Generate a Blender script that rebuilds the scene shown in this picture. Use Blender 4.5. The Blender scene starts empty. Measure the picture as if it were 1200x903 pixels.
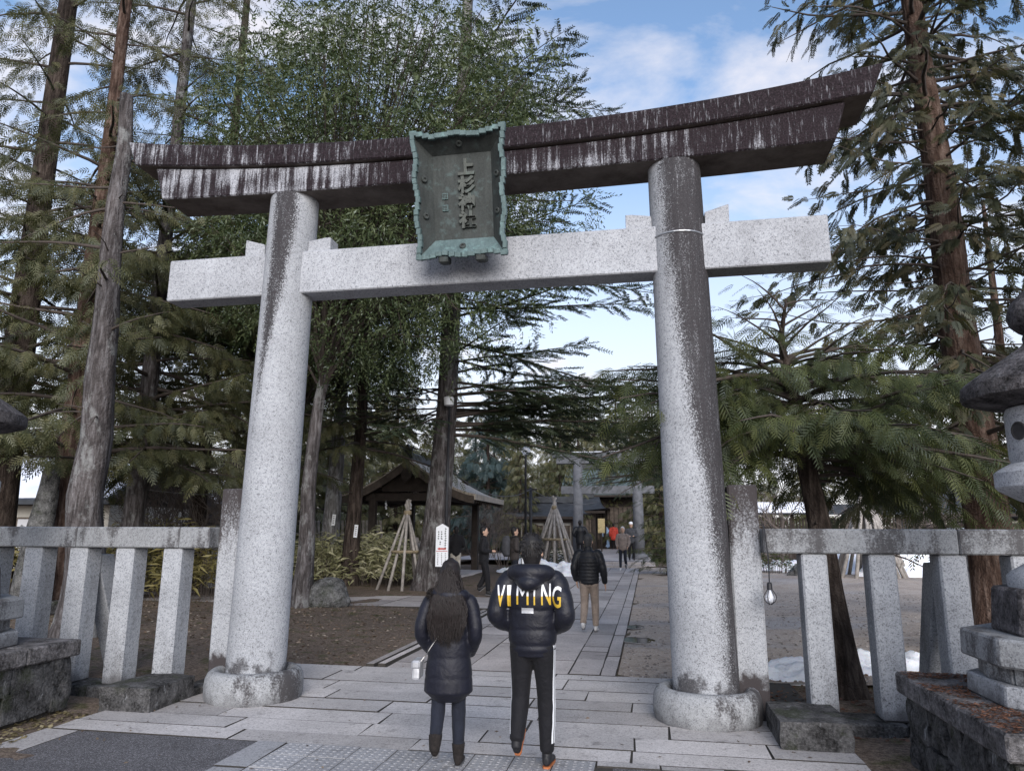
import bpy, bmesh, math, random
import numpy as np
from mathutils import Vector, Matrix, Euler, noise as mnoise
from mathutils.bvhtree import BVHTree

# ------------------------------------------------------------------ camera, sky, sun, exposure
sc = bpy.context.scene
col = sc.collection
PI = math.pi
F_PX, YAW, PITCH, ROLL, CAM_H = 844.1, -.1854, .2002, .0038, 1.62
fw = Vector((math.sin(YAW)*math.cos(PITCH), math.cos(YAW)*math.cos(PITCH), math.sin(PITCH)))
rt = Vector((math.cos(YAW), -math.sin(YAW), 0)); up = rt.cross(fw)
rt, up = rt*math.cos(ROLL)+up*math.sin(ROLL), up*math.cos(ROLL)-rt*math.sin(ROLL)
cam_data = bpy.data.cameras.new('camera')
cam = bpy.data.objects.new('camera', cam_data); col.objects.link(cam)
M3 = Matrix((rt, up, -fw)).transposed()
cam.matrix_world = Matrix.Translation((0, 0, CAM_H)) @ M3.to_4x4()
cam_data.sensor_fit = 'HORIZONTAL'; cam_data.sensor_width = 36.0
cam_data.lens = F_PX/1200*36; cam_data.clip_start = .05; cam_data.clip_end = 3000
sc.camera = cam

SUN_EL, SUN_AZ = math.radians(22), math.radians(163)      # veiled low sun behind the viewer
world = bpy.data.worlds.new('World'); sc.world = world; world.use_nodes = True
wt = world.node_tree; wt.nodes.clear()
def wn(t, **k):
    n = wt.nodes.new(t)
    for a, b in k.items(): setattr(n, a, b)
    return n
wout = wn('ShaderNodeOutputWorld'); wbg = wn('ShaderNodeBackground')
wsky = wn('ShaderNodeTexSky', sky_type='NISHITA', sun_disc=False, sun_elevation=SUN_EL, sun_rotation=SUN_AZ,
          altitude=250, air_density=1.0, dust_density=.6, ozone_density=1.6)
wtc = wn('ShaderNodeTexCoord'); wsep = wn('ShaderNodeSeparateXYZ')
wt.links.new(wtc.outputs['Generated'], wsep.inputs[0])
wadd = wn('ShaderNodeMath', operation='ADD'); wadd.inputs[1].default_value = .22
wt.links.new(wsep.outputs['Z'], wadd.inputs[0])
wmx = wn('ShaderNodeMath', operation='MAXIMUM'); wmx.inputs[1].default_value = .08
wt.links.new(wadd.outputs[0], wmx.inputs[0])
wdiv = wn('ShaderNodeVectorMath', operation='DIVIDE')
wcmb = wn('ShaderNodeCombineXYZ')
for i in range(3): wt.links.new(wmx.outputs[0], wcmb.inputs[i])
wt.links.new(wtc.outputs['Generated'], wdiv.inputs[0]); wt.links.new(wcmb.outputs[0], wdiv.inputs[1])
wmap = wn('ShaderNodeMapping'); wmap.inputs['Location'].default_value = (0.4, 5.1, 0); wmap.inputs['Scale'].default_value = (1.0, 1.5, .3)
wt.links.new(wdiv.outputs[0], wmap.inputs[0])
wnz = wn('ShaderNodeTexNoise'); wnz.inputs['Scale'].default_value = 1.5; wnz.inputs['Detail'].default_value = 9
wnz.inputs['Roughness'].default_value = .58; wnz.inputs['Distortion'].default_value = .35
wt.links.new(wmap.outputs[0], wnz.inputs['Vector'])
wrp = wn('ShaderNodeValToRGB')
wrp.color_ramp.elements[0].position = .47; wrp.color_ramp.elements[0].color = (0, 0, 0, 1)
wrp.color_ramp.elements[1].position = .66; wrp.color_ramp.elements[1].color = (1, 1, 1, 1)
wt.links.new(wnz.outputs['Fac'], wrp.inputs[0])
# cloud layers thicken towards the horizon, as a cloud deck seen edge-on does
whz = wn('ShaderNodeMapRange'); whz.inputs['From Min'].default_value = .50; whz.inputs['From Max'].default_value = .12
whz.inputs['To Min'].default_value = 0; whz.inputs['To Max'].default_value = .9
wt.links.new(wsep.outputs['Z'], whz.inputs['Value'])
wcf = wn('ShaderNodeMath', operation='MAXIMUM')
wt.links.new(wrp.outputs[0], wcf.inputs[0]); wt.links.new(whz.outputs[0], wcf.inputs[1])
wcl = wn('ShaderNodeMixRGB'); wcl.inputs['Color2'].default_value = (3.7, 3.6, 3.8, 1)
wt.links.new(wcf.outputs[0], wcl.inputs['Fac']); wt.links.new(wsky.outputs[0], wcl.inputs['Color1'])
wt.links.new(wcl.outputs[0], wbg.inputs['Color']); wbg.inputs['Strength'].default_value = .094
wt.links.new(wbg.outputs[0], wout.inputs[0])

sun_d = bpy.data.lights.new('sun', 'SUN'); sun_d.energy = 1.5; sun_d.angle = math.radians(40); sun_d.color = (1, .95, .90)
sun = bpy.data.objects.new('sun', sun_d); col.objects.link(sun)
sdir = Vector((math.sin(SUN_AZ)*math.cos(SUN_EL), math.cos(SUN_AZ)*math.cos(SUN_EL), math.sin(SUN_EL)))
sun.rotation_euler = sdir.to_track_quat('Z', 'Y').to_euler(); sun.location = sdir*60
vs = sc.view_settings; vs.view_transform = 'Standard'; vs.look = 'None'; vs.gamma = 1; vs.use_curve_mapping = False
vs.exposure = 1.5
sc.render.resolution_x, sc.render.resolution_y = 1024, 770
sc.cycles.max_bounces = 6; sc.cycles.diffuse_bounces = 3; sc.cycles.transmission_bounces = 4; sc.cycles.transparent_max_bounces = 6

def zg(y):                                    # the ground rises very slightly beyond the torii
    return max(0.0, (y-14)*.0095)
def ray(u, v):
    return fw + rt*((u-600)/F_PX) - up*((v-451.5)/F_PX)
def at_y(u, v, Y):                            # point on the ray at depth Y
    d = ray(u, v); return Vector((0, 0, CAM_H)) + d*(Y/d.y)
def on_ground(u, v):
    d = ray(u, v); z = 0.0
    for _ in range(12):
        p = Vector((0, 0, CAM_H)) + d*((z-CAM_H)/d.z); z = zg(p.y)
    return p

# ------------------------------------------------------------------ object helpers
def tag(o, label=None, cat=None, group=None, kind=None):
    if label: o['label'] = label
    if cat: o['category'] = cat
    if group: o['group'] = group
    if kind: o['kind'] = kind
    return o
def empty(name, loc=(0, 0, 0), rz=0, label=None, cat=None, group=None):
    o = bpy.data.objects.new(name, None); col.objects.link(o); o.empty_display_size = .2
    o.location = loc; o.rotation_euler = (0, 0, rz)
    return tag(o, label, cat, group)
def link(name, me, m, parent=None, loc=None, rot=None, smooth=False):
    o = bpy.data.objects.new(name, me); col.objects.link(o)
    if m is not None:
        me.materials.clear(); me.materials.append(m)
    if parent is not None: o.parent = parent
    if loc is not None: o.location = loc
    if rot is not None: o.rotation_euler = rot
    if smooth: me.polygons.foreach_set('use_smooth', [True]*len(me.polygons))
    return o
def copy_tree(o, parent=None):
    c = o.copy(); col.objects.link(c)
    if parent is not None: c.parent = parent
    for ch in list(o.children): copy_tree(ch, c)
    return c

class MB:
    def __init__(s): s.v = []; s.f = []
    def add(s, vs, fs):
        b = len(s.v); s.v.extend([tuple(p) for p in vs]); s.f.extend([tuple(i+b for i in f) for f in fs]); return s
    def box(s, c, d, rz=0, M=None, taper=1.0):
        x, y, z = d[0]/2, d[1]/2, d[2]/2
        P = [(-x, -y, -z), (x, -y, -z), (x, y, -z), (-x, y, -z)] + [(-x*taper, -y*taper, z), (x*taper, -y*taper, z), (x*taper, y*taper, z), (-x*taper, y*taper, z)]
        R = M if M is not None else Matrix.Rotation(rz, 3, 'Z')
        return s.add([R @ Vector(p) + Vector(c) for p in P], [(0, 3, 2, 1), (4, 5, 6, 7), (0, 1, 5, 4), (1, 2, 6, 5), (2, 3, 7, 6), (3, 0, 4, 7)])
    def bar(s, a, b, w, h=None):
        a, b = Vector(a), Vector(b); d = b-a; L = d.length
        q = d.to_track_quat('Z', 'Y').to_matrix()
        return s.box((a+b)/2, (w, h or w, L), M=q)
    def tube(s, pts, rad, n=8, cap=True, twist=0, jit=0, rng=None):
        pts = [Vector(p) for p in pts]; m = len(pts)
        if not hasattr(rad, '__len__'): rad = [rad]*m
        ref = None; rings = []
        for i in range(m):
            t = (pts[min(i+1, m-1)]-pts[max(i-1, 0)])
            t = t.normalized() if t.length > 1e-9 else Vector((0, 0, 1))
            if ref is None:
                ref = Vector((1, 0, 0)) if abs(t.x) < .9 else Vector((0, 1, 0))
            ref = (ref - t*ref.dot(t)).normalized(); b = t.cross(ref)
            r = rad[i]; rx, ry = r if hasattr(r, '__len__') else (r, r)
            ring = []
            for k in range(n):
                a = 2*PI*k/n
                j = 1+(rng.uniform(-jit, jit) if jit else 0)
                ring.append(pts[i]+ref*(math.cos(a)*rx*j)+b*(math.sin(a)*ry*j))
            rings.append(ring)
        vs = [p for r in rings for p in r]; fs = []
        for i in range(m-1):
            for k in range(n):
                fs.append((i*n+k, i*n+(k+1) % n, (i+1)*n+(k+1) % n, (i+1)*n+k))
        if cap:
            fs.append(tuple(reversed(range(n)))); fs.append(tuple((m-1)*n+k for k in range(n)))
        return s.add(vs, fs)
    def lathe(s, prof, n=24, c=(0, 0, 0), rot=0, cap=True):
        vs = []; fs = []; m = len(prof)
        for r, z in prof:
            for k in range(n):
                a = 2*PI*k/n+rot; vs.append((c[0]+r*math.cos(a), c[1]+r*math.sin(a), c[2]+z))
        for i in range(m-1):
            for k in range(n):
                fs.append((i*n+k, i*n+(k+1) % n, (i+1)*n+(k+1) % n, (i+1)*n+k))
        if cap:
            fs.append(tuple(reversed(range(n)))); fs.append(tuple((m-1)*n+k for k in range(n)))
        return s.add(vs, fs)
    def prism(s, poly, a, b, axis='Y'):      # poly in the plane across axis, extruded from a to b
        n = len(poly)
        def P(p, t): return (p[0], t, p[1]) if axis == 'Y' else ((t, p[0], p[1]) if axis == 'X' else (p[0], p[1], t))
        vs = [P(p, a) for p in poly]+[P(p, b) for p in poly]
        fs = [tuple(range(n)), tuple(reversed(range(n, 2*n)))]+[(k, k+n, (k+1) % n+n, (k+1) % n) for k in range(n)]
        return s.add(vs, fs)
    def mesh(s, name, bevel=0, seg=1):
        me = bpy.data.meshes.new(name); me.from_pydata(s.v, [], s.f)
        bm = bmesh.new(); bm.from_mesh(me)
        bmesh.ops.recalc_face_normals(bm, faces=bm.faces)
        if bevel:
            es = [e for e in bm.edges if len(e.link_faces) == 2 and e.calc_face_angle(0) > .5]
            bmesh.ops.bevel(bm, geom=es, offset=bevel, segments=seg, profile=.6, affect='EDGES', clamp_overlap=True)
        bm.to_mesh(me); bm.free(); return me
    def build(s, name, m, parent=None, loc=None, rot=None, smooth=False, bevel=0, seg=1):
        return link(name, s.mesh(name, bevel, seg), m, parent, loc, rot, smooth)

def autosmooth(o, ang=40):
    me = o.data
    bm = bmesh.new(); bm.from_mesh(me)
    for f in bm.faces: f.smooth = True
    for e in bm.edges:
        e.smooth = not (len(e.link_faces) != 2 or e.calc_face_angle(0) > math.radians(ang))
    bm.to_mesh(me); bm.free(); return o

def fast_mesh(name, V, Fq, rnd=None):
    """big mesh from numpy arrays; V (n,3), Fq (m,k) with one k for all faces; rnd is a per-vertex random value"""
    me = bpy.data.meshes.new(name); n = len(V); m, k = Fq.shape
    me.vertices.add(n); me.vertices.foreach_set('co', np.ascontiguousarray(V, dtype=np.float32).ravel())
    me.loops.add(m*k); me.loops.foreach_set('vertex_index', np.ascontiguousarray(Fq, dtype=np.int32).ravel())
    me.polygons.add(m); me.polygons.foreach_set('loop_start', np.arange(0, m*k, k, dtype=np.int32))
    me.polygons.foreach_set('loop_total', np.full(m, k, dtype=np.int32))
    me.update(calc_edges=True)
    if rnd is not None:
        a = me.attributes.new('rnd', 'FLOAT', 'POINT'); a.data.foreach_set('value', np.ascontiguousarray(rnd, dtype=np.float32))
    return me

def scatter(name, tmpl, P, Dv, S, roll, m, parent=None, rng=None, label=None):
    """one mesh of many small pieces: tmpl=(verts, quads); each piece points along Dv, is S long and rolls about its axis"""
    tv, tf = tmpl; tv = np.asarray(tv, float); tf = np.asarray(tf, int)
    P = np.asarray(P, float); Dv = np.asarray(Dv, float); S = np.asarray(S, float); roll = np.asarray(roll, float)
    y = Dv/np.linalg.norm(Dv, axis=1, keepdims=True)
    x = np.cross(y, np.array([0, 0, 1.0])); ln = np.linalg.norm(x, axis=1, keepdims=True)
    x = np.where(ln > 1e-3, x/np.maximum(ln, 1e-6), np.array([1.0, 0, 0])); z = np.cross(x, y)
    c, s_ = np.cos(roll)[:, None], np.sin(roll)[:, None]
    x, z = x*c+z*s_, z*c-x*s_
    V = P[:, None, :]+S[:, None, None]*(tv[None, :, 0:1]*x[:, None, :]+tv[None, :, 1:2]*y[:, None, :]+tv[None, :, 2:3]*z[:, None, :])
    n, k = len(P), len(tv)
    Fq = (tf[None, :, :]+(np.arange(n)*k)[:, None, None]).reshape(-1, tf.shape[1])
    r = np.random.RandomState(len(P) % 9999 if rng is None else rng).rand(n)
    return link(name, fast_mesh(name, V.reshape(-1, 3), Fq, np.repeat(r, k)), m, parent)

def fbm(x, y=0, z=0, o=4):
    return mnoise.fractal(Vector((x, y, z)), 1.0, 2.0, o)

# ------------------------------------------------------------------ materials
class NT:
    def __init__(s, name):
        s.m = bpy.data.materials.new(name); s.m.use_nodes = True; s.t = s.m.node_tree; s.t.nodes.clear()
        s.out = s.t.nodes.new('ShaderNodeOutputMaterial')
    def n(s, typ, ins=None, **k):
        nd = s.t.nodes.new(typ)
        for a, b in k.items(): setattr(nd, a, b)
        for a, b in (ins or {}).items():
            if isinstance(b, bpy.types.NodeSocket): s.t.links.new(b, nd.inputs[a])
            else: nd.inputs[a].default_value = b
        return nd
    def co(s, scale=(1, 1, 1), kind='Object', loc=(0, 0, 0)):
        tc = s.n('ShaderNodeTexCoord')
        return s.n('ShaderNodeMapping', {'Vector': tc.outputs[kind], 'Scale': scale, 'Location': loc}).outputs[0]
    def world(s, scale=(1, 1, 1)):
        g = s.n('ShaderNodeNewGeometry')
        return s.n('ShaderNodeMapping', {'Vector': g.outputs['Position'], 'Scale': scale}).outputs[0]
    def noise(s, vec, scale, detail=4, rough=.55, dist=0):
        return s.n('ShaderNodeTexNoise', {'Vector': vec, 'Scale': scale, 'Detail': detail, 'Roughness': rough, 'Distortion': dist}).outputs['Fac']
    def voro(s, vec, scale, feat='F1', out='Distance'):
        return s.n('ShaderNodeTexVoronoi', {'Vector': vec, 'Scale': scale}, feature=feat).outputs[out]
    def ramp(s, fac, stops):
        r = s.n('ShaderNodeValToRGB', {'Fac': fac}); cr = r.color_ramp
        while len(cr.elements) < len(stops): cr.elements.new(.5)
        for e, (p, c) in zip(cr.elements, stops):
            e.position = p; e.color = (c, c, c, 1) if not hasattr(c, '__len__') else (*c[:3], 1)
        return r.outputs[0]
    def mix(s, fac, a, b, mode='MIX'):
        nd = s.n('ShaderNodeMixRGB', blend_type=mode)
        for k, v in (('Fac', fac), ('Color1', a), ('Color2', b)):
            if isinstance(v, bpy.types.NodeSocket): s.t.links.new(v, nd.inputs[k])
            elif k == 'Fac': nd.inputs[k].default_value = v
            else: nd.inputs[k].default_value = (v, v, v, 1) if not hasattr(v, '__len__') else (*v[:3], 1)
        return nd.outputs[0]
    def math(s, op, a, b=0.0, c=None, clamp=False):
        nd = s.n('ShaderNodeMath', operation=op, use_clamp=clamp)
        for i, v in enumerate((a, b, c)):
            if v is None: continue
            if isinstance(v, bpy.types.NodeSocket): s.t.links.new(v, nd.inputs[i])
            else: nd.inputs[i].default_value = v
        return nd.outputs[0]
    def mr(s, v, a, b, c=0.0, d=1.0):
        return s.n('ShaderNodeMapRange', {'Value': v, 'From Min': a, 'From Max': b, 'To Min': c, 'To Max': d}, interpolation_type='SMOOTHSTEP').outputs[0]
    def attr(s, name='rnd'): return s.n('ShaderNodeAttribute', attribute_name=name).outputs['Fac']
    def orand(s): return s.n('ShaderNodeObjectInfo').outputs['Random']
    def sep(s, v): return s.n('ShaderNodeSeparateXYZ', {0: v}).outputs
    def bump(s, h, strength=.5, dist=.02, nrm=None):
        i = {'Height': h, 'Strength': strength, 'Distance': dist}
        if nrm is not None: i['Normal'] = nrm
        return s.n('ShaderNodeBump', i).outputs[0]
    def pbr(s, color, rough=.8, nrm=None, metal=0.0, spec=.4, **extra):
        i = {'Roughness': rough, 'Metallic': metal, 'Specular IOR Level': spec}
        i['Base Color'] = color if isinstance(color, bpy.types.NodeSocket) else (*color[:3], 1)
        if nrm is not None: i['Normal'] = nrm
        i.update(extra)
        b = s.n('ShaderNodeBsdfPrincipled', i); s.t.links.new(b.outputs[0], s.out.inputs[0]); return s.m

DARKST = (.030, .024, .028)
def granite_color(t, v, base=(.37, .385, .415), dark=(.095, .10, .115), sc_=1.0):
    a = t.noise(v, 95*sc_, 3, .7)
    b = t.noise(v, 38*sc_, 2, .6)
    m = t.math('MULTIPLY_ADD', a, .7, t.math('MULTIPLY', b, .3))
    c = t.ramp(m, [(.36, dark), (.47, tuple(x*.86 for x in base)), (.56, base), (.72, tuple(min(1, x*1.25) for x in base))])
    g = t.noise(v, 1.6, 4, .6)
    return t.mix(.55, c, t.ramp(g, [(.3, .62), (.7, 1.12)]), 'MULTIPLY')

def m_granite(name, base=(.37, .385, .415), grime=.45, foot=0.0):
    t = NT(name); v = t.co(); c = granite_color(t, v, base)
    sv = t.co((1, 1, .35)); s = t.noise(sv, 3.0, 6, .68)
    c = t.mix(t.math('MULTIPLY', t.mr(t.math('ADD', s, t.math('MULTIPLY', t.math('SUBTRACT', t.noise(v, 55, 3, .75), .5), .35)), .49, .64), grime), c, (.050, .047, .050))
    if foot:
        z = t.sep(t.co())[2]; w = t.noise(v, 5, 4, .6)
        k = t.mr(t.math('MULTIPLY_ADD', w, .5, t.math('MULTIPLY', z, -1.0)), .10, .28)
        c = t.mix(t.math('MULTIPLY', k, foot), c, (.055, .052, .055))
    return t.pbr(c, .78, t.bump(t.noise(v, 120, 3, .7), .35, .004))
def m_stained_beam(name, dirt):
    """granite beams blackened by lichen, with pale vertical runs where rain has washed them"""
    t = NT(name); v = t.co(); c = granite_color(t, v, (.38, .39, .43))
    streak = t.noise(t.co((1, 1, .06)), 17, 6, .72); blot = t.noise(t.co((.5, 1, 1)), 1.5, 3, .55)
    z = t.sep(t.co())[2]; x = t.sep(t.co())[0]
    h = t.math('ADD', t.math('MULTIPLY', streak, .62), t.math('MULTIPLY', blot, .5))
    h = t.math('ADD', h, t.math('MULTIPLY', t.noise(v, 60, 3, .75), .26))
    h = t.math('ADD', h, t.math('MULTIPLY', x, .020))
    k = t.mr(h, dirt-.055, dirt+.075)
    fine = t.noise(t.co((1, 1, .10)), 48, 4, .75)
    k = t.math('SUBTRACT', k, t.mr(fine, .56, .70, 0, .55), clamp=True)
    dk = t.ramp(t.noise(v, 60, 3, .7), [(.35, (.009, .007, .008)), (.6, (.025, .0175, .022)), (.78, (.082, .068, .075))])
    c = t.mix(k, c, dk)
    nz = t.sep(t.n('ShaderNodeNewGeometry').outputs['True Normal'])[2]      # the soffit has no stains, only a plain darker brown
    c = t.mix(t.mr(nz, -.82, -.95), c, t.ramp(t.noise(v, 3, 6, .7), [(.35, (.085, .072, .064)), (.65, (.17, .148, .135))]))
    return t.pbr(c, .85, t.bump(t.noise(v, 80, 3, .7), .4, .004), spec=.15)
def m_pillar(name, side):
    t = NT(name); v = t.co(); c = granite_color(t, v)
    X, Y, Z = t.sep(v); n1 = t.noise(t.co((1, 1, .25)), 5, 6, .7); n2 = t.noise(v, 75, 3, .7)
    nz = t.math('ADD', t.math('MULTIPLY', t.math('SUBTRACT', n1, .5), .55), t.math('MULTIPLY', t.math('SUBTRACT', n2, .5), 1.5))
    if side < 0:    # narrow dark run down the middle of the outer face, fading out half-way down
        xc = t.mr(Z, 2.0, 5.2, -.15, .06); w = t.mr(Z, 1.5, 5.3, -.06, .135)
        d = t.math('SUBTRACT', t.math('ABSOLUTE', t.math('SUBTRACT', X, xc)), w)
        k = t.mr(t.math('ADD', d, t.math('MULTIPLY', nz, .18)), .02, -.04)
    else:           # broad dark run covering the outer half, top to bottom
        xe = t.mr(Z, .0, 5.4, .235, -.19)
        k = t.mr(t.math('ADD', t.math('SUBTRACT', X, xe), t.math('MULTIPLY', nz, .36)), -.05, .05)
    k = t.math('MULTIPLY', k, t.mr(Y, .20, .02))
    foot = t.mr(t.math('ADD', Z, t.math('MULTIPLY', t.math('SUBTRACT', t.noise(v, 3.2, 5, .65), .5), 1.3)), .36, .20)
    k = t.math('MAXIMUM', t.math('MULTIPLY', k, .93), t.math('MULTIPLY', foot, .8))
    dk = t.ramp(t.noise(v, 60, 3, .7), [(.35, (.008, .006, .0075)), (.6, (.019, .014, .017)), (.82, (.075, .065, .07))])
    k = t.math('SUBTRACT', k, t.mr(t.math('ADD', t.math('MULTIPLY', n2, .6), t.math('MULTIPLY', t.noise(t.co((1, 1, .08)), 20, 4, .7), .4)), .53, .64, 0, .5), clamp=True)
    c = t.mix(k, c, dk)
    return t.pbr(c, .85, t.bump(t.noise(v, 110, 3, .7), .35, .004))
def m_slab(name, base, var=.30):
    t = NT(name); v = t.world(); r = t.orand()
    c = granite_color(t, v, base, tuple(x*.42 for x in base), .8)
    c = t.mix(1, c, t.ramp(r, [(0, 1-var), (.5, 1.0), (1, 1+var*.6)]), 'MULTIPLY')
    w = t.noise(v, .9, 5, .62); c = t.mix(t.mr(w, .50, .70, 0, .5), c, tuple(x*.58 for x in base))
    w2 = t.noise(v, 5, 6, .7); c = t.mix(t.mr(w2, .56, .70, 0, .6), c, (.10, .092, .09)); w3 = t.noise(v, 22, 5, .75); c = t.mix(t.mr(w3, .57, .70, 0, .5), c, (.12, .11, .108))
    return t.pbr(c, t.mr(w, .35, .65, .55, .8), t.bump(t.math('ADD', t.noise(v, 90, 3, .7), t.math('MULTIPLY', t.noise(v, 9, 4, .6), .8)), .45, .006), spec=.35)
def m_mossy(name, base=(.075, .074, .076), moss=.55):
    t = NT(name); v = t.world(); a = t.noise(v, 7, 6, .7); b = t.noise(v, 45, 4, .7)
    c = t.ramp(t.math('MULTIPLY_ADD', a, .6, t.math('MULTIPLY', b, .4)), [(.38, tuple(x*.18 for x in base)), (.5, base), (.60, tuple(x*1.9 for x in base)), (.75, tuple(min(1, x*3) for x in base))])
    lich = t.noise(t.world((1, 1, .3)), 9, 5, .7); c = t.mix(t.mr(lich, .60, .70, 0, .7), c, (.30, .31, .33))
    g = t.noise(v, 3.4, 5, .65); c = t.mix(t.mr(g, .52, .66, 0, moss), c, (.035, .045, .018))
    return t.pbr(c, .92, t.bump(t.math('ADD', a, t.math('MULTIPLY', b, .8)), 1.0, .035), spec=.15)
def m_simple(name, colr, rough=.7, metal=0, noise_amt=.25, scale=12, bump=.2, spec=.4, kind='Object'):
    t = NT(name); v = t.co(kind=kind); a = t.noise(v, scale, 5, .6)
    c = t.mix(1, colr, t.ramp(a, [(.3, 1-noise_amt), (.7, 1+noise_amt)]), 'MULTIPLY')
    return t.pbr(c, rough, t.bump(t.noise(v, scale*4, 3, .6), bump, .004), metal, spec)
def m_bark(name, c0, c1, lichen=None, sc_=1.0):
    t = NT(name); v = t.co((1, 1, .16)); a = t.noise(v, 14*sc_, 6, .7, .3); b = t.noise(t.co(), 2.2, 4, .6)
    fur = t.voro(t.n('ShaderNodeVectorMath', {0: t.co((1, 1, .12)), 1: t.n('ShaderNodeTexNoise', {'Vector': t.co(), 'Scale': 6.0}).outputs['Color']}, operation='ADD').outputs[0], 9*sc_)
    h = t.math('MULTIPLY_ADD', fur, -.5, a)
    c = t.ramp(a, [(.32, tuple(x*.35 for x in c0)), (.48, c0), (.66, c1)])
    c = t.mix(.8, c, t.ramp(b, [(.3, .6), (.7, 1.3)]), 'MULTIPLY')
    if lichen: c = t.mix(t.mr(t.noise(t.co((1, 1, .6)), 3.1, 6, .7), .52, .64, 0, .75), c, lichen)
    return t.pbr(c, .95, t.bump(h, .9, .03), spec=.15)
def m_leaf(name, stops, trans=.28, rough=.55):
    t = NT(name); r = t.attr(); g = t.noise(t.world(), 1.1, 3, .6); k = t.math('MULTIPLY_ADD', r, .5, t.math('MULTIPLY', g, .5))
    c = t.ramp(k, stops)
    d = t.n('ShaderNodeBsdfDiffuse', {'Color': c}); tr = t.n('ShaderNodeBsdfTranslucent', {'Color': t.mix(1, c, (1.1, 1.15, .6), 'MULTIPLY')})
    m1 = t.n('ShaderNodeMixShader', {0: trans, 1: d.outputs[0], 2: tr.outputs[0]})
    gl = t.n('ShaderNodeBsdfGlossy', {'Color': (.5, .55, .6, 1), 'Roughness': rough})
    m2 = t.n('ShaderNodeMixShader', {0: .05, 1: m1.outputs[0], 2: gl.outputs[0]})
    t.t.links.new(m2.outputs[0], t.out.inputs[0]); return t.m
# ------------------------------------------------------------------ shared materials
M = {}
M['granite'] = m_granite('granite', grime=.35, foot=.75)
M['granite_pale'] = m_granite('granite_pale', (.40, .415, .45), .14)
M['granite_rail'] = m_granite('granite_rail', (.27, .28, .295), .9)
M['kasagi'] = m_stained_beam('blackened_granite', .545)
M['shimaki'] = m_stained_beam('streaked_granite', .625)
M['bowl'] = m_granite('weathered_granite', (.31, .32, .335), 1.0, foot=.5)
M['slab'] = m_slab('paving_granite', (.50, .475, .47))
M['path_slab'] = m_slab('path_granite', (.48, .44, .43), .30)
M['tile'] = m_slab('tactile_stone', (.34, .34, .355), .12)
M['mossy'] = m_mossy('mossy_stone')
M['rubble'] = m_mossy('rubble_stone', (.070, .070, .073), .45)
M['capstone'] = m_mossy('cap_stone', (.12, .115, .12), .12)
M['lantern_dark'] = m_mossy('lantern_stone_dark', (.085, .080, .085), .05)
M['rock'] = m_mossy('field_rock', (.10, .10, .10), .35)

M['hole_shade'] = m_simple('painted_hole_shade', (.03, .03, .032), .95)  # near-black colour standing in for the shade inside the lantern openings
def m_ground():
    t = NT('forest_floor'); v = t.world(); X, Y, Z = t.sep(v)
    a = t.noise(v, 3.0, 6, .65); b = t.noise(v, 26, 5, .7); c3 = t.noise(v, 80, 3, .7)
    k = t.math('MULTIPLY_ADD', b, .6, t.math('MULTIPLY', c3, .4))
    dirt = t.ramp(k, [(.34, (.040, .030, .024)), (.48, (.125, .096, .077)), (.60, (.22, .175, .143)), (.74, (.38, .32, .27))])
    moss = t.ramp(k, [(.35, (.020, .022, .010)), (.55, (.075, .080, .030)), (.75, (.16, .16, .07))])
    c = t.mix(t.mr(a, .52, .66, 0, .75), dirt, moss)
    return t.pbr(c, .95, t.bump(t.math('ADD', b, t.math('MULTIPLY', c3, .6)), .6, .025), spec=.1)
def m_yard():
    t = NT('gravel_yard'); v = t.world(); st = t.noise(t.world((.16, .55, 1)), 1.0, 4, .55)
    b = t.noise(v, 34, 5, .75); c3 = t.noise(v, 110, 2, .7); k = t.math('MULTIPLY_ADD', b, .5, t.math('MULTIPLY', c3, .5))
    c = t.ramp(k, [(.34, (.17, .137, .117)), (.5, (.42, .352, .30)), (.66, (.62, .55, .49))])
    c = t.mix(t.mr(st, .50, .64, 0, .70), c, t.ramp(k, [(.36, (.25, .235, .235)), (.6, (.50, .48, .48))]))
    wet = t.mr(t.noise(v, .55, 4, .6), .52, .62); c = t.mix(t.math('MULTIPLY', wet, .3), c, (.10, .082, .072))
    mid = t.noise(v, 4.5, 6, .72); c = t.mix(t.mr(mid, .53, .66, 0, .45), c, (.13, .105, .09)); c = t.mix(t.mr(mid, .44, .32, 0, .5), c, (.52, .49, .475))
    return t.pbr(c, t.mr(wet, 0, 1, .92, .7), t.bump(t.math('ADD', t.math('ADD', b, mid), t.math('MULTIPLY', c3, .7)), .6, .025), spec=.15)
def m_asphalt():
    t = NT('asphalt'); v = t.world(); a = t.noise(v, 120, 3, .75); b = t.noise(v, 2, 4, .6)
    c = t.ramp(a, [(.36, (.030, .030, .033)), (.52, (.085, .082, .088)), (.66, (.30, .29, .31))])
    c = t.mix(.6, c, t.ramp(b, [(.3, .7), (.7, 1.3)]), 'MULTIPLY')
    return t.pbr(c, .85, t.bump(a, .8, .01))
M['ground'] = m_ground(); M['yard'] = m_yard(); M['asphalt'] = m_asphalt()
M['bed'] = m_simple('joint_dirt', (.040, .036, .032), .95, scale=30, kind='Object')
def m_snow():
    t = NT('old_snow'); v = t.world(); a = t.noise(v, 4, 5, .6); b = t.noise(v, 30, 4, .7)
    c = t.mix(t.mr(b, .60, .75, 0, .55), t.ramp(a, [(.3, (.66, .70, .78)), (.7, (.82, .84, .88))]), (.16, .13, .11))
    return t.pbr(c, .7, t.bump(t.math('ADD', a, b), .5, .03), **{'Subsurface Weight': .1})
M['snow'] = m_snow()
M['roof_snow'] = m_simple('roof_snow', (.72, .76, .86), .7, noise_amt=.10, scale=1.5)

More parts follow.
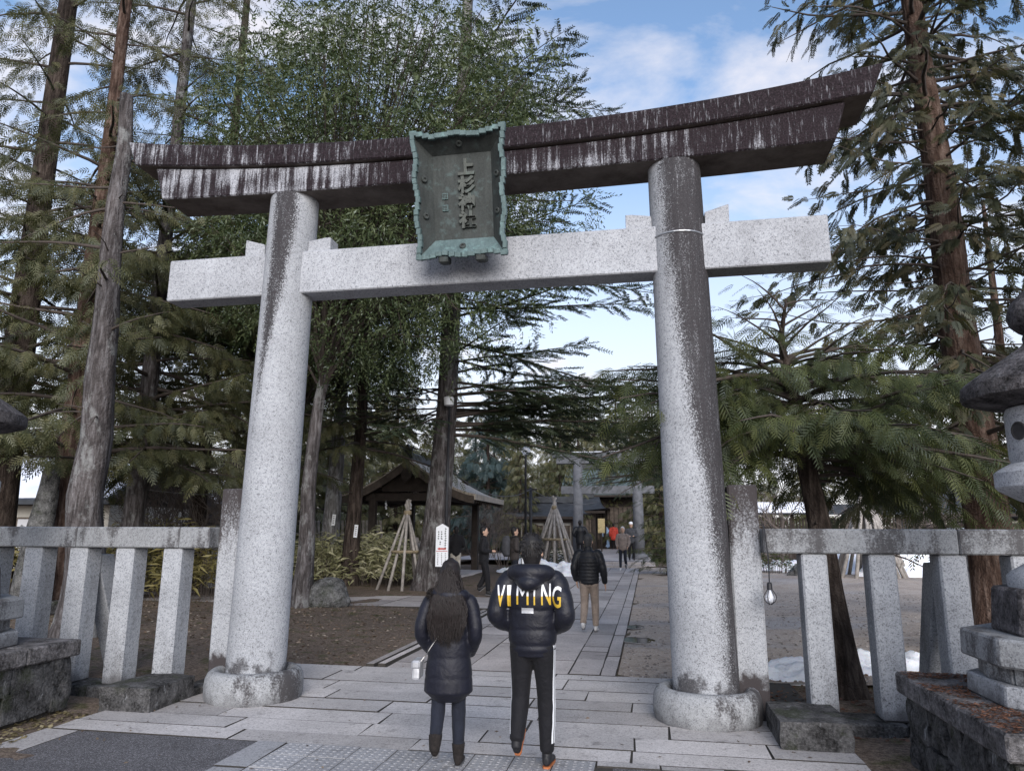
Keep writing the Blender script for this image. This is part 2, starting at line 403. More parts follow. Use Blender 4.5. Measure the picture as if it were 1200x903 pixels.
# ------------------------------------------------------------------ ground
TX, TY = -1.74, 7.06                       # centre of the torii
def make_sheet(name, xs, ys, zf, m):
    nx, ny = len(xs), len(ys)
    V = np.array([(x, y, zf(x, y)) for y in ys for x in xs])
    Fq = np.array([(j*nx+i, j*nx+i+1, (j+1)*nx+i+1, (j+1)*nx+i) for j in range(ny-1) for i in range(nx-1)])
    o = link(name, fast_mesh(name, V, Fq), m, smooth=True); return tag(o, kind='structure')
def axis(a, b, fine0, fine1, d0, d1):
    out = list(np.arange(fine0, fine1, d0)); x = fine1; s = d0
    while x < b: out.append(x); s = min(s*1.25, d1); x += s
    out.append(b); x = fine0; s = d0
    while x > a: s = min(s*1.25, d1); x -= s; out.append(max(x, a))
    return sorted(set(round(float(q), 4) for q in out))
def ground_z(x, y):
    z = -.03+zg(y)+.035*fbm(x*.9, y*.9, 0, 4)*min(1, max(0, (y-2)/3))
    if x < -4.6 and y > 7.3: z += .05*max(0, min(1, (-4.6-x)/1.5))
    return min(z, -.012+zg(y)) if (-4.4 < x < 1.2 and 4 < y < 9.2) or (-3.5 < x < -.2 and y > 8) else z
make_sheet('ground', axis(-900, 900, -14, 9, .22, 120), axis(-60, 1600, 3, 24, .22, 150), ground_z, M['ground'])
def yard_z(x, y):
    e = min(1, max(0, (x+.42)/.5))
    return -.026+zg(y)+e*(.022+.018*fbm(x*.8, y*.8, 3, 4))+.03*min(1, max(0, (x-1)/3))
make_sheet('gravel_yard', axis(-.42, 60, -.42, 8, .2, 3), axis(8.85, 33, 8.85, 20, .2, 1.5), yard_z, M['yard'])

# ------------------------------------------------------------------ paving
rp = random.Random(11)
def rough_slab(x0, x1, y0, y1, z1, th, m, parent, name='slab', j=.007, bev=.004, dz=.004):
    g = .005
    c = [(x0+g, y0+g), (x1-g, y0+g), (x1-g, y1-g), (x0+g, y1-g)]
    c = [(x+rp.uniform(-j, j), y+rp.uniform(-j, j)) for x, y in c]
    z = z1+rp.uniform(-dz, dz); b = bev
    cx, cy = sum(p[0] for p in c)/4, sum(p[1] for p in c)/4
    inn = [(p[0]+b*(1 if p[0] < cx else -1), p[1]+b*(1 if p[1] < cy else -1)) for p in c]
    tl = rp.uniform(-.003, .003)
    vs = [(p[0]-cx, p[1]-cy, -th) for p in c]+[(p[0]-cx, p[1]-cy, -b*.7) for p in c]+[(p[0]-cx, p[1]-cy, tl*(1 if k < 2 else -1)) for k, p in enumerate(inn)]
    fs = [(0, 3, 2, 1)]
    for a in (0, 4):
        for k in range(4): fs.append((a+k, a+(k+1) % 4, a+4+(k+1) % 4, a+4+k))
    fs.append((8, 9, 10, 11))
    me = bpy.data.meshes.new(name); me.from_pydata(vs, [], fs)
    o = link(name, me, m, parent, loc=(cx, cy, z)); me.materials.append(M['bed'])      # joint faces are packed with dirt
    me.polygons.foreach_set('material_index', [1]*9+[0]); return o
fc = MB().box((-1.755, 6.72, -.038), (6.44, 4.3, .06)).build('forecourt_paving', M['bed']); tag(fc, kind='structure')
fc_x0, fc_x1 = -4.98, 1.47
rows = [on_ground(350, v).y for v in (870, 857, 842.5, 829, 815.5, 805, 794, 782.5, 777)]
for i in range(len(rows)-1):
    y0, y1 = rows[i], rows[i+1]
    back = y0 > 6.95
    x0, x1 = (fc_x0, fc_x1) if not back else (-4.7, .55)
    if i == len(rows)-2: x1 = .25
    x = x0
    while x < x1-.05:
        w = rp.uniform(.95, 1.55) if i else rp.uniform(1.3, 2.0)
        xe = x+w
        if x1-xe < .5: xe = x1
        rough_slab(x, xe, y0, y1, 0, .06, M['slab'], fc); x = xe
# front strip: border stones, asphalt inset, tactile tiles
yb = rows[0]
asp = MB().box((-3.88, yb-1.2, -.029), (1.62, 2.38, .05)).build('asphalt_inset', M['asphalt']); tag(asp, kind='structure')
asp2 = MB().box((.22, yb-1.08, -.031), (1.05, 1.96, .05)).build('asphalt_inset', M['asphalt']); tag(asp2, kind='structure')
fp = MB().box((-1.75, yb-1.2, -.070), (7.0, 2.4, .04)).build('front_paving', M['bed']); tag(fp, kind='structure')
for k in range(2): rough_slab(fc_x0-.05, -4.70, yb-1.3*(k+1), yb-1.3*k, -.002, .05, M['slab'], fp)
tx0 = on_ground(297, 870).x; TS = .30
rough_slab(tx0, tx0+.26, yb-.62, yb, 0, .05, M['tile'], fp)
rough_slab(tx0, tx0+.26, yb-1.9, yb-.62, 0, .05, M['tile'], fp)
def dotted_tile():
    mb = MB(); s = TS/2-.005
    mb.box((0, 0, -.025), (2*s, 2*s, .05))
    for i in range(5):
        for j in range(5):
            mb.lathe([(.016, -.0005), (.011, .0035)], 6, (-s+.03+i*(2*s-.06)/4, -s+.03+j*(2*s-.06)/4, 0))
    return mb.mesh('tactile_tile')
tile_me = dotted_tile()
for i in range(8):
    for j in range(4):
        o = link('tactile_tile', tile_me, M['tile'], fp, loc=(tx0+.26+TS*(i+.5), yb-TS*(j+.5), rp.uniform(-.003, .001)))
xr = tx0+.26+TS*8
x = xr
while x < .3:
    rough_slab(x, x+.45, yb-.12, yb, 0, .05, M['slab'], fp); x += .45
rough_slab(.76, fc_x1, yb-.9, yb, 0, .05, M['slab'], fp); rough_slab(.76, fc_x1, yb-1.9, yb-.9, 0, .05, M['slab'], fp)
rough_slab(xr, .3, yb-2.4, yb-2.0, 0, .05, M['slab'], fp)

# approach path: long slabs laid lengthwise between narrow border stones
YS = rows[-1]; PX1 = -.43
pth = tag(make_sheet('approach_path', [-3.36, PX1], list(np.arange(YS+.02, 31.2, 1.0))+[31.2], lambda x, y: zg(y)-.009, M['bed']), kind='structure')
cols_ = []; x = PX1
for w in (.185, .37, .62, .62, .62, .37):
    cols_.append((x-w, x)); x -= w
PX0 = x
nslab = 0
for ci, (x0, x1) in enumerate(cols_):
    y = YS+.01; first = True
    while y < 31:
        L = rp.uniform(.9, 1.5) if ci else rp.uniform(1.1, 1.7)
        if first: L = rp.uniform(.35, 1.2); first = False
        if ci < 2 and y < 10.6: L = rp.uniform(.42, .62)
        if y > 20: L *= 1.35
        ye = min(y+L, 31.1)
        o = rough_slab(x0, x1, y, ye, zg((y+ye)/2), .025, M['path_slab'], pth, j=.005, bev=.004)
        o.rotation_euler.x = .0095 if (y+ye)/2 > 14 else 0
        y = ye; nslab += 1
for s in range(2):
    y = YS+.05
    while y < 17:
        rough_slab(PX0-.13-.15*s, PX0-.02-.15*s, y, y+2.0, .03-.012*s, .06, M['path_slab'], pth, name='kerb_stone', j=.003); y += 2.0
# crossing path to the water pavilion
yc0, yc1 = on_ground(430, 711).y, on_ground(430, 697).y
cp = tag(make_sheet('side_path', [-13.5, PX0-.02], [yc0, yc1], lambda x, y: zg(y)-.012, M['bed']), kind='structure')
x = PX0-.05
while x > -13.3:
    w = rp.uniform(.8, 1.4)
    rough_slab(x-w, x, yc0, (yc0+yc1)/2, zg(yc0)+.035, .06, M['path_slab'], cp); rough_slab(x-w, x, (yc0+yc1)/2, yc1, zg(yc0)+.035, .06, M['path_slab'], cp); x -= w
# steps and the raised inner court
def zp(y): return zg(31)+.25+(y-31.2)*.006
st = MB()
st.box((-2.4, 31.4, zg(31)+.02), (5.2, .42, .20)); st.box((-2.4, 31.75, zg(31)+.10), (5.2, .40, .28))
stp = st.build('stone_steps', M['path_slab'], bevel=.012); tag(stp, kind='structure')
crt = tag(make_sheet('inner_court', [-9, -5, -2, .1], list(np.arange(31.9, 72, 4.0)), lambda x, y: zp(y), M['path_slab']), kind='structure')

# ------------------------------------------------------------------ torii
tor = empty('torii', (TX, TY, 0), 0, 'large weathered granite torii with blackened curved top beam', 'torii')
for s in (-1, 1):
    mb = MB(); rings = []
    b, t_ = Vector((s*2.197, 0, .02)), Vector((s*2.112, 0, 5.30))
    ctr = Vector((s*2.15, 0, 0))
    N = 22; pts = []; rad = []
    for i in range(N+1):
        u = i/N; p = b.lerp(t_, u); pts.append(p-ctr); rad.append(.292-.027*u)
    mb.tube(pts, rad, 40)
    p = mb.build('pillar', m_pillar('stained_pillar', s), tor, loc=(s*2.15, 0, 0)); autosmooth(p)
    if s > 0:   # thin wire tied round the right pillar
        wr = MB().lathe([(.274, 4.50), (.281, 4.506), (.281, 4.514), (.274, 4.52)], 32, (s*2.125, 0, 0), cap=False).build('tie_wire', m_simple('wire_steel', (.35, .36, .38), .4, .8), tor)
    bo = MB().lathe([(.455, -.02), (.472, .04), (.476, .13), (.468, .20), (.445, .25), (.41, .275), (.375, .278), (.345, .262), (.325, .23), (.315, .17), (.28, .15)], 48).build('pillar_base', M['bowl'], tor, loc=(s*2.197, 0, 0))
    autosmooth(bo, 50)
# nuki (tie beam): stubs and middle stone
for nm, x0, x1, th in (('tie_beam', -1.93, 1.93, .30), ('tie_beam_end', -3.53, -2.25, .28), ('tie_beam_end', 2.25, 3.53, .28)):
    MB().box(((x0+x1)/2, 0, 4.39), (x1-x0, th, .48)).build(nm, M['granite_pale'], tor, bevel=.012)
for s in (-1, 1):
    for q in (-1, 1):     # wedges
        x0 = s*2.127+q*.262; w = .235 if q*s > 0 else .26
        MB().prism([(0, 0), (q*w, 0), (q*w, .09 if q*s > 0 else .16), (q*w*.75, .16 if q*s < 0 else .13), (0, .13)] if q*s < 0 else [(0, 0), (q*w, 0), (q*w, .20), (0, .13)], -.10, .10).build('wedge', M['granite_pale'], tor, loc=(x0, 0, 4.632), bevel=.005)
def beam(name, xb, xt, zb, zt, hy, m, n=56, crown=0.0):
    V = []; Fs = []
    for i in range(n+1):
        s = -1+2*i/n
        B, T = xb*s, xt*s
        prof = [(B, -hy, zb(B)), (B, hy, zb(B)), (T, hy, zt(T)), (T, 0, zt(T)+crown), (T, -hy, zt(T))]
        V += prof
    k = 5
    for i in range(n):
        for j in range(k):
            a, b2 = i*k+j, i*k+(j+1) % k
            Fs.append((a, b2, b2+k, a+k))
    Fs.append(tuple(range(k))); Fs.append(tuple(n*k+j for j in reversed(range(k))))
    mb = MB(); mb.add(V, Fs); return autosmooth(mb.build(name, m, tor, bevel=.014), 30)
zj = lambda x: 5.565+.19*(abs(x)/3.76)**2.3
beam('lintel', 3.64, 3.76, lambda x: 5.285+.06*(abs(x)/3.64)**2.5, lambda x: zj(x)-.012, .25, M['shimaki'])
beam('top_beam', 4.0, 4.12, lambda x: zj(x)-.004, lambda x: 5.79+.29*(abs(x)/4.1)**2.3, .305, M['kasagi'], crown=.03)

# ------------------------------------------------------------------ bronze plaque
def m_bronze(name, lo, hi, pat):
    t = NT(name); v = t.co(); a = t.noise(v, 9, 6, .7); b = t.noise(t.co((1, 1, .2)), 14, 4, .6); c3 = t.noise(v, 60, 3, .7)
    c = t.ramp(t.math('MULTIPLY_ADD', b, .6, t.math('MULTIPLY', c3, .4)), [(.3, lo), (.7, hi)])
    c = t.mix(t.mr(a, .52, .68, 0, .8), c, pat)
    return t.pbr(c, .62, t.bump(c3, .4, .004), .25)
M['bronze'] = m_bronze('dark_bronze', (.020, .024, .024), (.060, .068, .066), (.075, .105, .105))
M['patina'] = m_bronze('patina_bronze', (.055, .085, .088), (.14, .20, .205), (.17, .27, .27))
M['bronze_char'] = m_bronze('character_bronze', (.055, .062, .058), (.11, .12, .11), (.10, .13, .12))
def text_mesh(body, size, extrude, offset=0, align='CENTER', res=4, bevel=0):
    cu = bpy.data.curves.new('lettering', 'FONT'); cu.body = body; cu.size = size; cu.extrude = extrude
    cu.offset = offset; cu.align_x = align; cu.align_y = 'CENTER'; cu.resolution_u = res; cu.bevel_depth = bevel
    o = bpy.data.objects.new('lettering', cu); col.objects.link(o)
    dg = bpy.context.evaluated_depsgraph_get(); me = bpy.data.meshes.new_from_object(o.evaluated_get(dg))
    bpy.data.objects.remove(o); bpy.data.curves.remove(cu); return me
PB, PT = at_y(548, 302, TY-.30), at_y(539, 152, TY-.60)
plq = empty('shrine_plaque', (TX-.01, TY-.30, 4.375), 0, 'green bronze plaque with scalloped rim on the torii beams', 'plaque')
plq.rotation_euler = (math.radians(12.5), 0, 0)
PW, PH, IW, IH, DP = .455, 1.20, .305, .86, .16
# local frame: x right, z up the plaque, -y towards the viewer
MB().box((0, -.02, PH/2), (IW*2+.06, .05, IH+.06)).build('panel', M['bronze'], plq)
iz0, iz1 = PH/2-IH/2+.005, PH/2+IH/2+.005
fr = MB()
O = [(-PW*.95, 0), (PW*.95, 0), (PW, PH), (-PW, PH)]; I = [(-IW, iz0), (IW, iz0), (IW, iz1), (-IW, iz1)]
yo, yi = -DP-.03, -.046
for k in range(4):
    a, b, c, d = O[k], O[(k+1) % 4], I[(k+1) % 4], I[k]
    P8 = [(a[0], yo, a[1]), (b[0], yo, b[1]), (c[0], yi, c[1]), (d[0], yi, d[1])]
    Q8 = [(p[0]*1.02, p[1]+.03, (p[2]-PH/2)*1.015+PH/2) for p in P8]
    one = MB(); one.add(P8+Q8, [(0, 1, 2, 3), (7, 6, 5, 4), (0, 4, 5, 1), (1, 5, 6, 2), (2, 6, 7, 3), (3, 7, 4, 0)])
    one.build('frame_side', M['patina'] if k == 0 else M['bronze'], plq)
rim = MB(); rr = random.Random(5)
for k in range(4):
    a, b = Vector((O[k][0], yo, O[k][1])), Vector((O[(k+1) % 4][0], yo, O[(k+1) % 4][1]))
    n = int((b-a).length/.062)
    for i in range(n+1):
        u = i/n; p = a.lerp(b, u)
        out = Vector((0, 0, -1)) if k == 0 else Vector((1, 0, 0)) if k == 1 else Vector((0, 0, 1)) if k == 2 else Vector((-1, 0, 0))
        w = .014*math.sin(u*PI*2*(2.0 if k % 2 == 0 else 3.0)+1.2)+rr.uniform(-.004, .004)
        if k == 2: w += .03*(abs(u-.5)*2)**2-.012
        p = p+out*w
        L = .074*rr.uniform(.8, 1.1)
        d = (L, .055, .05) if k % 2 == 0 else (.046, .055, L)
        rim.box(p+Vector((0, rr.uniform(-.006, .006), 0)), d, M=Euler((0, rr.uniform(-.12, .12), 0)).to_matrix())
rim.build('rim', M['patina'], plq, bevel=.005)
for k in range(4):           # round bosses on the sloping sides
    a, b, c, d = [Vector((q[0], 0, q[1])) for q in (O[k], O[(k+1) % 4], I[(k+1) % 4], I[k])]
    for u in ((.5,) if k % 2 == 0 else (.32, .68)):
        p = (a.lerp(b, u)+d.lerp(c, u))/2
        bs = MB().lathe([(.030, 0), (.034, .010), (.026, .018), (.014, .018), (.012, .006)], 14)
        nr = (Vector((0, -1, .55)), Vector((-.75, -1, 0)), Vector((0, -1, -.6)), Vector((.75, -1, 0)))[k].normalized()
        bs.build('boss', M['bronze'], plq, loc=(p.x, (yo+yi)/2-.006, p.z), rot=nr.to_track_quat('Z', 'Y').to_euler())
for i, ch in enumerate('上杉神社'):
    me = text_mesh(ch, .172, .012, .006, bevel=.003)
    link('character', me, M['bronze_char'], plq, loc=(.045, -.058, iz1-.155-.176*i), rot=(PI/2, 0, 0))
for zz in (PH*.515, PH*.415):
    sl = MB().box((0, 0, 0), (.062, .012, .066)).build('seal', M['patina'], plq, loc=(-.185, -.052, zz), bevel=.004)
    sm = MB()
    for q in (-.016, 0, .016): sm.box((q, 0, 0), (.005, .004, .05)); sm.box((0, 0, q), (.048, .004, .005))
    sm.build('seal_mark', M['bronze'], sl, loc=(0, -.007, 0))
for s in (-1, 1):
    MB().box((s*.19, -.13, -.045), (.10, .16, .075)).build('bracket', M['bronze'], plq, bevel=.015)
# ------------------------------------------------------------------ stone fences
def stone_fence(s, label):
    f = empty('stone_fence', (TX+s*2.6, TY, 0), 0, label, 'fence')
    L = lambda x: s*(x-2.6)
    ep = MB().box((0, 0, 1.02), (.275, .25, 2.08), taper=.985).build('end_post', M['granite_endpost'], f, loc=(L(2.605), .14, 0), bevel=.018)
    for i in range(5):
        ht = 1.44-.07
        q = MB().box((0, 0, ht/2), (.225, .245, ht), taper=.97).build('post', M['granite'], f, loc=(L(3.17+.562*i), 0, .07), bevel=.016)
    segs = ((2.745, 3.09), (3.092, 4.32), (4.324, 5.75)) if s < 0 else ((2.745, 4.345), (4.35, 5.75))
    for a, b in segs:
        MB().box((s*(b-a)/2, 0, 0), (b-a, .285, .215)).build('rail', M['granite_rail'], f, loc=(L(a), 0, 1.5485), bevel=.012)
    # raking brace stone behind the joint in the rail
    MB().prism([(.11, 1.36), (.11, 1.18), (.62, -.03), (.85, -.03), (.30, 1.36)], -.10, .10, 'X').build('brace', M['granite'], f, loc=(L(4.294), .015, 0), bevel=.01)
    x = 2.78
    while x < 5.7:
        w = rp.uniform(.8, 1.2)
        MB().box((s*w/2, 0, 0), (w-.012, .40, .16)).build('footing_stone', M['mossy'], f, loc=(L(x), 0, -.012), bevel=.012); x += w
    return f
t = NT('end_post_granite'); v = t.co(); c = granite_color(t, v); Zc = t.sep(v)[2]
nz = t.math('ADD', t.noise(t.co((1, 1, .2)), 6, 6, .7), t.math('MULTIPLY', t.math('SUBTRACT', t.noise(v, 60, 3, .75), .5), .8))
k = t.mr(t.math('ADD', t.math('MULTIPLY', Zc, .55), t.math('MULTIPLY', nz, 1.1)), 1.24, 1.62)
k2 = t.mr(t.math('ADD', Zc, t.math('MULTIPLY', t.noise(v, 4, 5, .7), 1.0)), .92, .72)
c = t.mix(t.math('MAXIMUM', k, k2), c, (.040, .034, .036)); M['granite_endpost'] = t.pbr(c, .88, t.bump(t.noise(v, 110, 3, .7), .35, .004))
stone_fence(-1, 'granite post fence running from the torii pillar towards the broken-topped trunk')
stone_fence(1, 'granite post fence with hanging bulb between torii pillar and leaning cypress')

def mounting_block(x, y, w, d, h, label):
    mb = MB(); bm = bmesh.new()
    bmesh.ops.create_cube(bm, size=1)
    bmesh.ops.subdivide_edges(bm, edges=bm.edges, cuts=5, use_grid_fill=True)
    for vv in bm.verts:
        n = fbm(vv.co.x*2.2+x, vv.co.y*2.2+y, vv.co.z*2.2, 4)
        k = 1-.05*max(0, vv.co.length-.62)
        vv.co = Vector((vv.co.x*w*k, vv.co.y*d*k, vv.co.z*h*k))+vv.co.normalized()*n*.022
    me = bpy.data.meshes.new('stone_block'); bm.to_mesh(me); bm.free()
    o = link('stone_block', me, M['mossy'], loc=(x, y, h/2-.015), smooth=True); autosmooth(o, 55)
    return tag(o, label, 'stone block')
mounting_block(-4.79, 6.62, .53, .68, .215, 'mossy low stone block at the foot of the grey-streaked fence end')
mounting_block(1.20, 6.56, .53, .70, .22, 'mossy low stone block beside the blackened torii pillar')

# ------------------------------------------------------------------ stone lanterns on plinths
def oct_stack(mb, r0, r1, z0, z1, n=8): mb.lathe([(r0, z0), (r1, z1)], n, rot=PI/8); return mb
def rubble_plinth(x, y, half, label, seed, cut):
    g = empty('lantern_plinth', (x, y, 0), 0, label, 'plinth'); R = random.Random(seed)
    MB().box((0, 0, .21), (half*2-.16, half*2-.16, .50)).build('core', M['bed'], g)
    def stone(cx, cy, cz, dx, dy, dz):
        bm = bmesh.new(); bmesh.ops.create_cube(bm, size=1)
        bmesh.ops.subdivide_edges(bm, edges=bm.edges, cuts=4, use_grid_fill=True)
        o3 = R.uniform(0, 50)
        for vv in bm.verts:
            ln = vv.co.length; sh = 1-(.16 if not cut else .06)*max(0, (ln-.5)/.366)
            n = fbm(vv.co.x*1.3+o3, vv.co.y*1.3, vv.co.z*1.3+o3, 4)
            vv.co = Vector((vv.co.x*dx, vv.co.y*dy, vv.co.z*dz))*sh+vv.co.normalized()*n*(.04 if not cut else .03)
        me = bpy.data.meshes.new('stone'); bm.to_mesh(me); bm.free()
        o = link('stone', me, M['rubble'], g, loc=(cx, cy, cz)); autosmooth(o, 50)
    for side in range(4):
        hrow = [(0, .24), (.23, .47)] if cut else [(-.02, .20), (.18, .47)]
        for ri, (z0, z1) in enumerate(hrow):
            p = -half+.02
            while p < half-.06:
                w = R.uniform(.45, .75) if cut else R.uniform(.24, .42)
                e = min(p+w, half-.02)
                if half-e < .15: e = half-.02
                m_ = (p+e)/2; q = half-.12
                cx, cy, dx, dy = ((m_, -q, e-p, .2), (q, m_, .2, e-p), (m_, q, e-p, .2), (-q, m_, .2, e-p))[side]
                zz = R.uniform(-.03, .03) if not cut else 0
                stone(cx, cy, (z0+z1)/2+zz*.5, dx, dy, z1-z0); p = e
    # cap of four long stones
    h = half+.02; b = .62
    for cx, cy, dx, dy in ((0, -h+b/2, 2*h, b-.006), (0, h-b/2, 2*h, b-.006), (-h+b/2, 0, b-.004, 2*(h-b)-.006), (h-b/2, 0, b-.004, 2*(h-b)-.006)):
        MB().box((cx, cy, .53), (dx, dy, .145)).build('cap_stone', M['capstone'], g, bevel=.014)
    return g
def stone_lantern(x, y, label, rz=0):
    g = empty('stone_lantern', (x, y, .603), rz, label, 'stone lantern')
    oct_stack(MB(), .74, .73, 0, .13).build('lower_step', M['granite'], g, bevel=.012)
    for k in range(16):          # ring of small upright blocks
        a = 2*PI*(k+.5)/16
        fa = PI/4*round(a/(PI/4)-.5)+PI/8
        MB().box((0, 0, 0), (.24, .14, .105)).build('ring_block', M['granite_rail'], g, loc=(.575*math.cos(a), .575*math.sin(a), .1835), rot=(0, 0, a+PI/2), bevel=.008)
    oct_stack(MB(), .755, .745, .237, .41).build('upper_step', M['granite_rail'], g, bevel=.014)
    oct_stack(MB(), .56, .53, .411, .70).build('pedestal', M['lantern_dark'], g, bevel=.018)
    sh = MB().lathe([(.43, .70), (.43, .77), (.40, .80), (.30, .86), (.235, .95), (.205, 1.08), (.20, 1.18), (.225, 1.24)], 36).build('shaft', M['granite'], g); autosmooth(sh, 45)
    md = MB().lathe([(.225, 1.24), (.30, 1.27), (.415, 1.34), (.43, 1.36), (.43, 1.455), (.40, 1.48), (.33, 1.52)], 36).build('platform', M['granite_pale'], g); autosmooth(md, 35)
    # fire box; its round openings are discs with the hole's shade painted in
    fb = MB(); n = 8
    fx = MB().lathe([(.315, 1.521), (.325, 1.56), (.325, 1.86), (.31, 1.90)], 36).build('fire_box', M['granite_pale'], g); autosmooth(fx, 45)
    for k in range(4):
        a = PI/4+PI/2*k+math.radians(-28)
        MB().lathe([(.058, -.02), (.062, .012), (.054, .014), (.050, .008), (.002, .008)], 18).build('opening_disc', M['hole_shade'], fx, loc=(.322*math.cos(a), .322*math.sin(a), 1.73), rot=(PI/2, 0, a+PI/2))
    rf = MB().lathe([(.20, 1.90), (.44, 1.925), (.565, 1.965), (.575, 1.99), (.57, 2.06), (.545, 2.085), (.44, 2.16), (.30, 2.25), (.19, 2.325), (.17, 2.345)], 48).build('roof', M['lantern_dark'], g); autosmooth(rf, 40)
    jw = MB().lathe([(.15, 2.345), (.155, 2.40), (.145, 2.43), (.175, 2.45), (.22, 2.50), (.235, 2.56), (.21, 2.64), (.14, 2.72), (.05, 2.79), (.01, 2.82)], 28).build('finial', M['lantern_dark'], g); autosmooth(jw, 45)
    return g
rubble_plinth(2.66, 5.30, .86, 'rubble stone plinth with needle litter below the stone lantern shaft', 4, False)
rubble_plinth(-6.24, 5.48, .86, 'cut block stone plinth beside the left run of granite fence', 8, True)
lantern_r = stone_lantern(2.70, 5.30, 'tall stone lantern with round roof and grey tiered octagonal base')
stone_lantern(-6.24, 5.48, 'stone lantern of which only a dark roof rim and base step show', .2)
lantern_r.scale = (.96, .96, .97)
# ------------------------------------------------------------------ trees
M['bark_red'] = m_bark('cedar_bark_red', (.075, .048, .038), (.17, .125, .105))
M['bark_dark'] = m_bark('cedar_bark_dark', (.038, .029, .025), (.090, .072, .062))
M['bark_gray'] = m_bark('cedar_bark_grey', (.070, .062, .062), (.17, .16, .165), (.22, .225, .225))
M['bark_pale'] = m_bark('smooth_bark_pale', (.13, .125, .125), (.26, .26, .27), (.34, .35, .36))
M['twig'] = m_simple('twig_bark', (.060, .048, .042), .9)
M['twig_pale'] = m_simple('bare_twig_bark', (.115, .095, .085), .9)
M['hinoki'] = m_leaf('cypress_leaf', [(.15, (.024, .033, .013)), (.5, (.056, .070, .023)), (.85, (.125, .130, .042))])
M['hinoki_dark'] = m_leaf('cypress_leaf_dark', [(.15, (.022, .027, .016)), (.5, (.050, .054, .026)), (.9, (.115, .090, .046))])
M['cedar'] = m_leaf('cedar_leaf', [(.15, (.034, .040, .018)), (.5, (.080, .084, .036)), (.85, (.150, .138, .066))])
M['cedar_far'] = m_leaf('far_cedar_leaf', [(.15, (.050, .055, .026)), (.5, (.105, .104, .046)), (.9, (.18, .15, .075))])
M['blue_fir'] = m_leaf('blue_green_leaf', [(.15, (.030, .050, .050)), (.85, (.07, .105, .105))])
M['oak'] = m_leaf('evergreen_oak_leaf', [(.15, (.030, .046, .021)), (.5, (.068, .092, .040)), (.9, (.15, .17, .085))], .22, .4)
M['fir'] = m_leaf('fir_needle', [(.15, (.022, .034, .022)), (.5, (.046, .064, .036)), (.9, (.10, .112, .058))], .15)
M['sasa'] = m_leaf('bamboo_grass_leaf', [(.15, (.16, .17, .08)), (.5, (.36, .35, .20)), (.9, (.66, .62, .46))], .2)
M['sasa_y'] = m_leaf('yellow_bamboo_grass', [(.15, (.10, .09, .03)), (.5, (.22, .19, .07)), (.9, (.36, .31, .14))], .2)

def lozenge(p, d, w, side):
    """flat 4-point leaf from p along d, w wide across side"""
    p, d, side = np.array(p, float), np.array(d, float), np.array(side, float)
    return [p, p+d*.45+side*w, p+d, p+d*.45-side*w]
def t_frond(pairs=8, ln=.42, w=.045, ang=48, droop=.18):
    V = []; Q = []
    def put(q): b = len(V); V.extend(q); Q.append((b, b+1, b+2, b+3))
    put(lozenge((0, 0, 0), (0, 1, -droop), .022, (1, 0, 0)))
    for i in range(pairs):
        y = .08+.86*i/pairs
        L = ln*(1-.62*y)*(.8+.3*((i*7) % 3)/2)
        for s in (-1, 1):
            a = math.radians(ang-14*y)
            d = np.array((s*math.sin(a), math.cos(a), -.18-.25*y))*L
            put(lozenge((0, y, -droop*y*y), d, w*(1.1-.4*y), (math.cos(a), -s*math.sin(a), .12*s)))
    return V, Q
def t_needles(pairs=9, ln=.16, w=.020):
    V = []; Q = []
    def put(q): b = len(V); V.extend(q); Q.append((b, b+1, b+2, b+3))
    put(lozenge((0, 0, 0), (0, 1, 0), .03, (1, 0, 0)))
    for i in range(pairs):
        y = .05+.93*i/pairs
        for s in (-1, 1):
            d = np.array((s*.85, .65, -.12+.25*(i % 2)))*ln*(1-.35*y)
            put(lozenge((0, y, 0), d, w*1.6, (.5, -.5*s, .3)))
    return V, Q
def t_leaftwig(n=11, L=.26, w=.038):
    V = []; Q = []; r = random.Random(3)
    for i in range(n):
        y = .1+.9*i/n; a = i*2.4
        d = np.array((math.sin(a)*.7, .55, math.cos(a)*.45-.45))*L*r.uniform(.8, 1.15)
        b = len(V); V.extend(lozenge((0, y, -.25*y*y), d, w, (math.cos(a), 0, -math.sin(a)))); Q.append((b, b+1, b+2, b+3))
    return V, Q
T_FROND, T_FROND_M, T_NEEDLE, T_LEAF = t_frond(7, .46, .023, 52), t_frond(5, .44, .039, 50, .25), t_needles(6, .26, .036), t_leaftwig()
T_CLUMP = t_frond(8, .40, .050, 50)
T_TUFT = t_frond(5, .48, .060, 52)

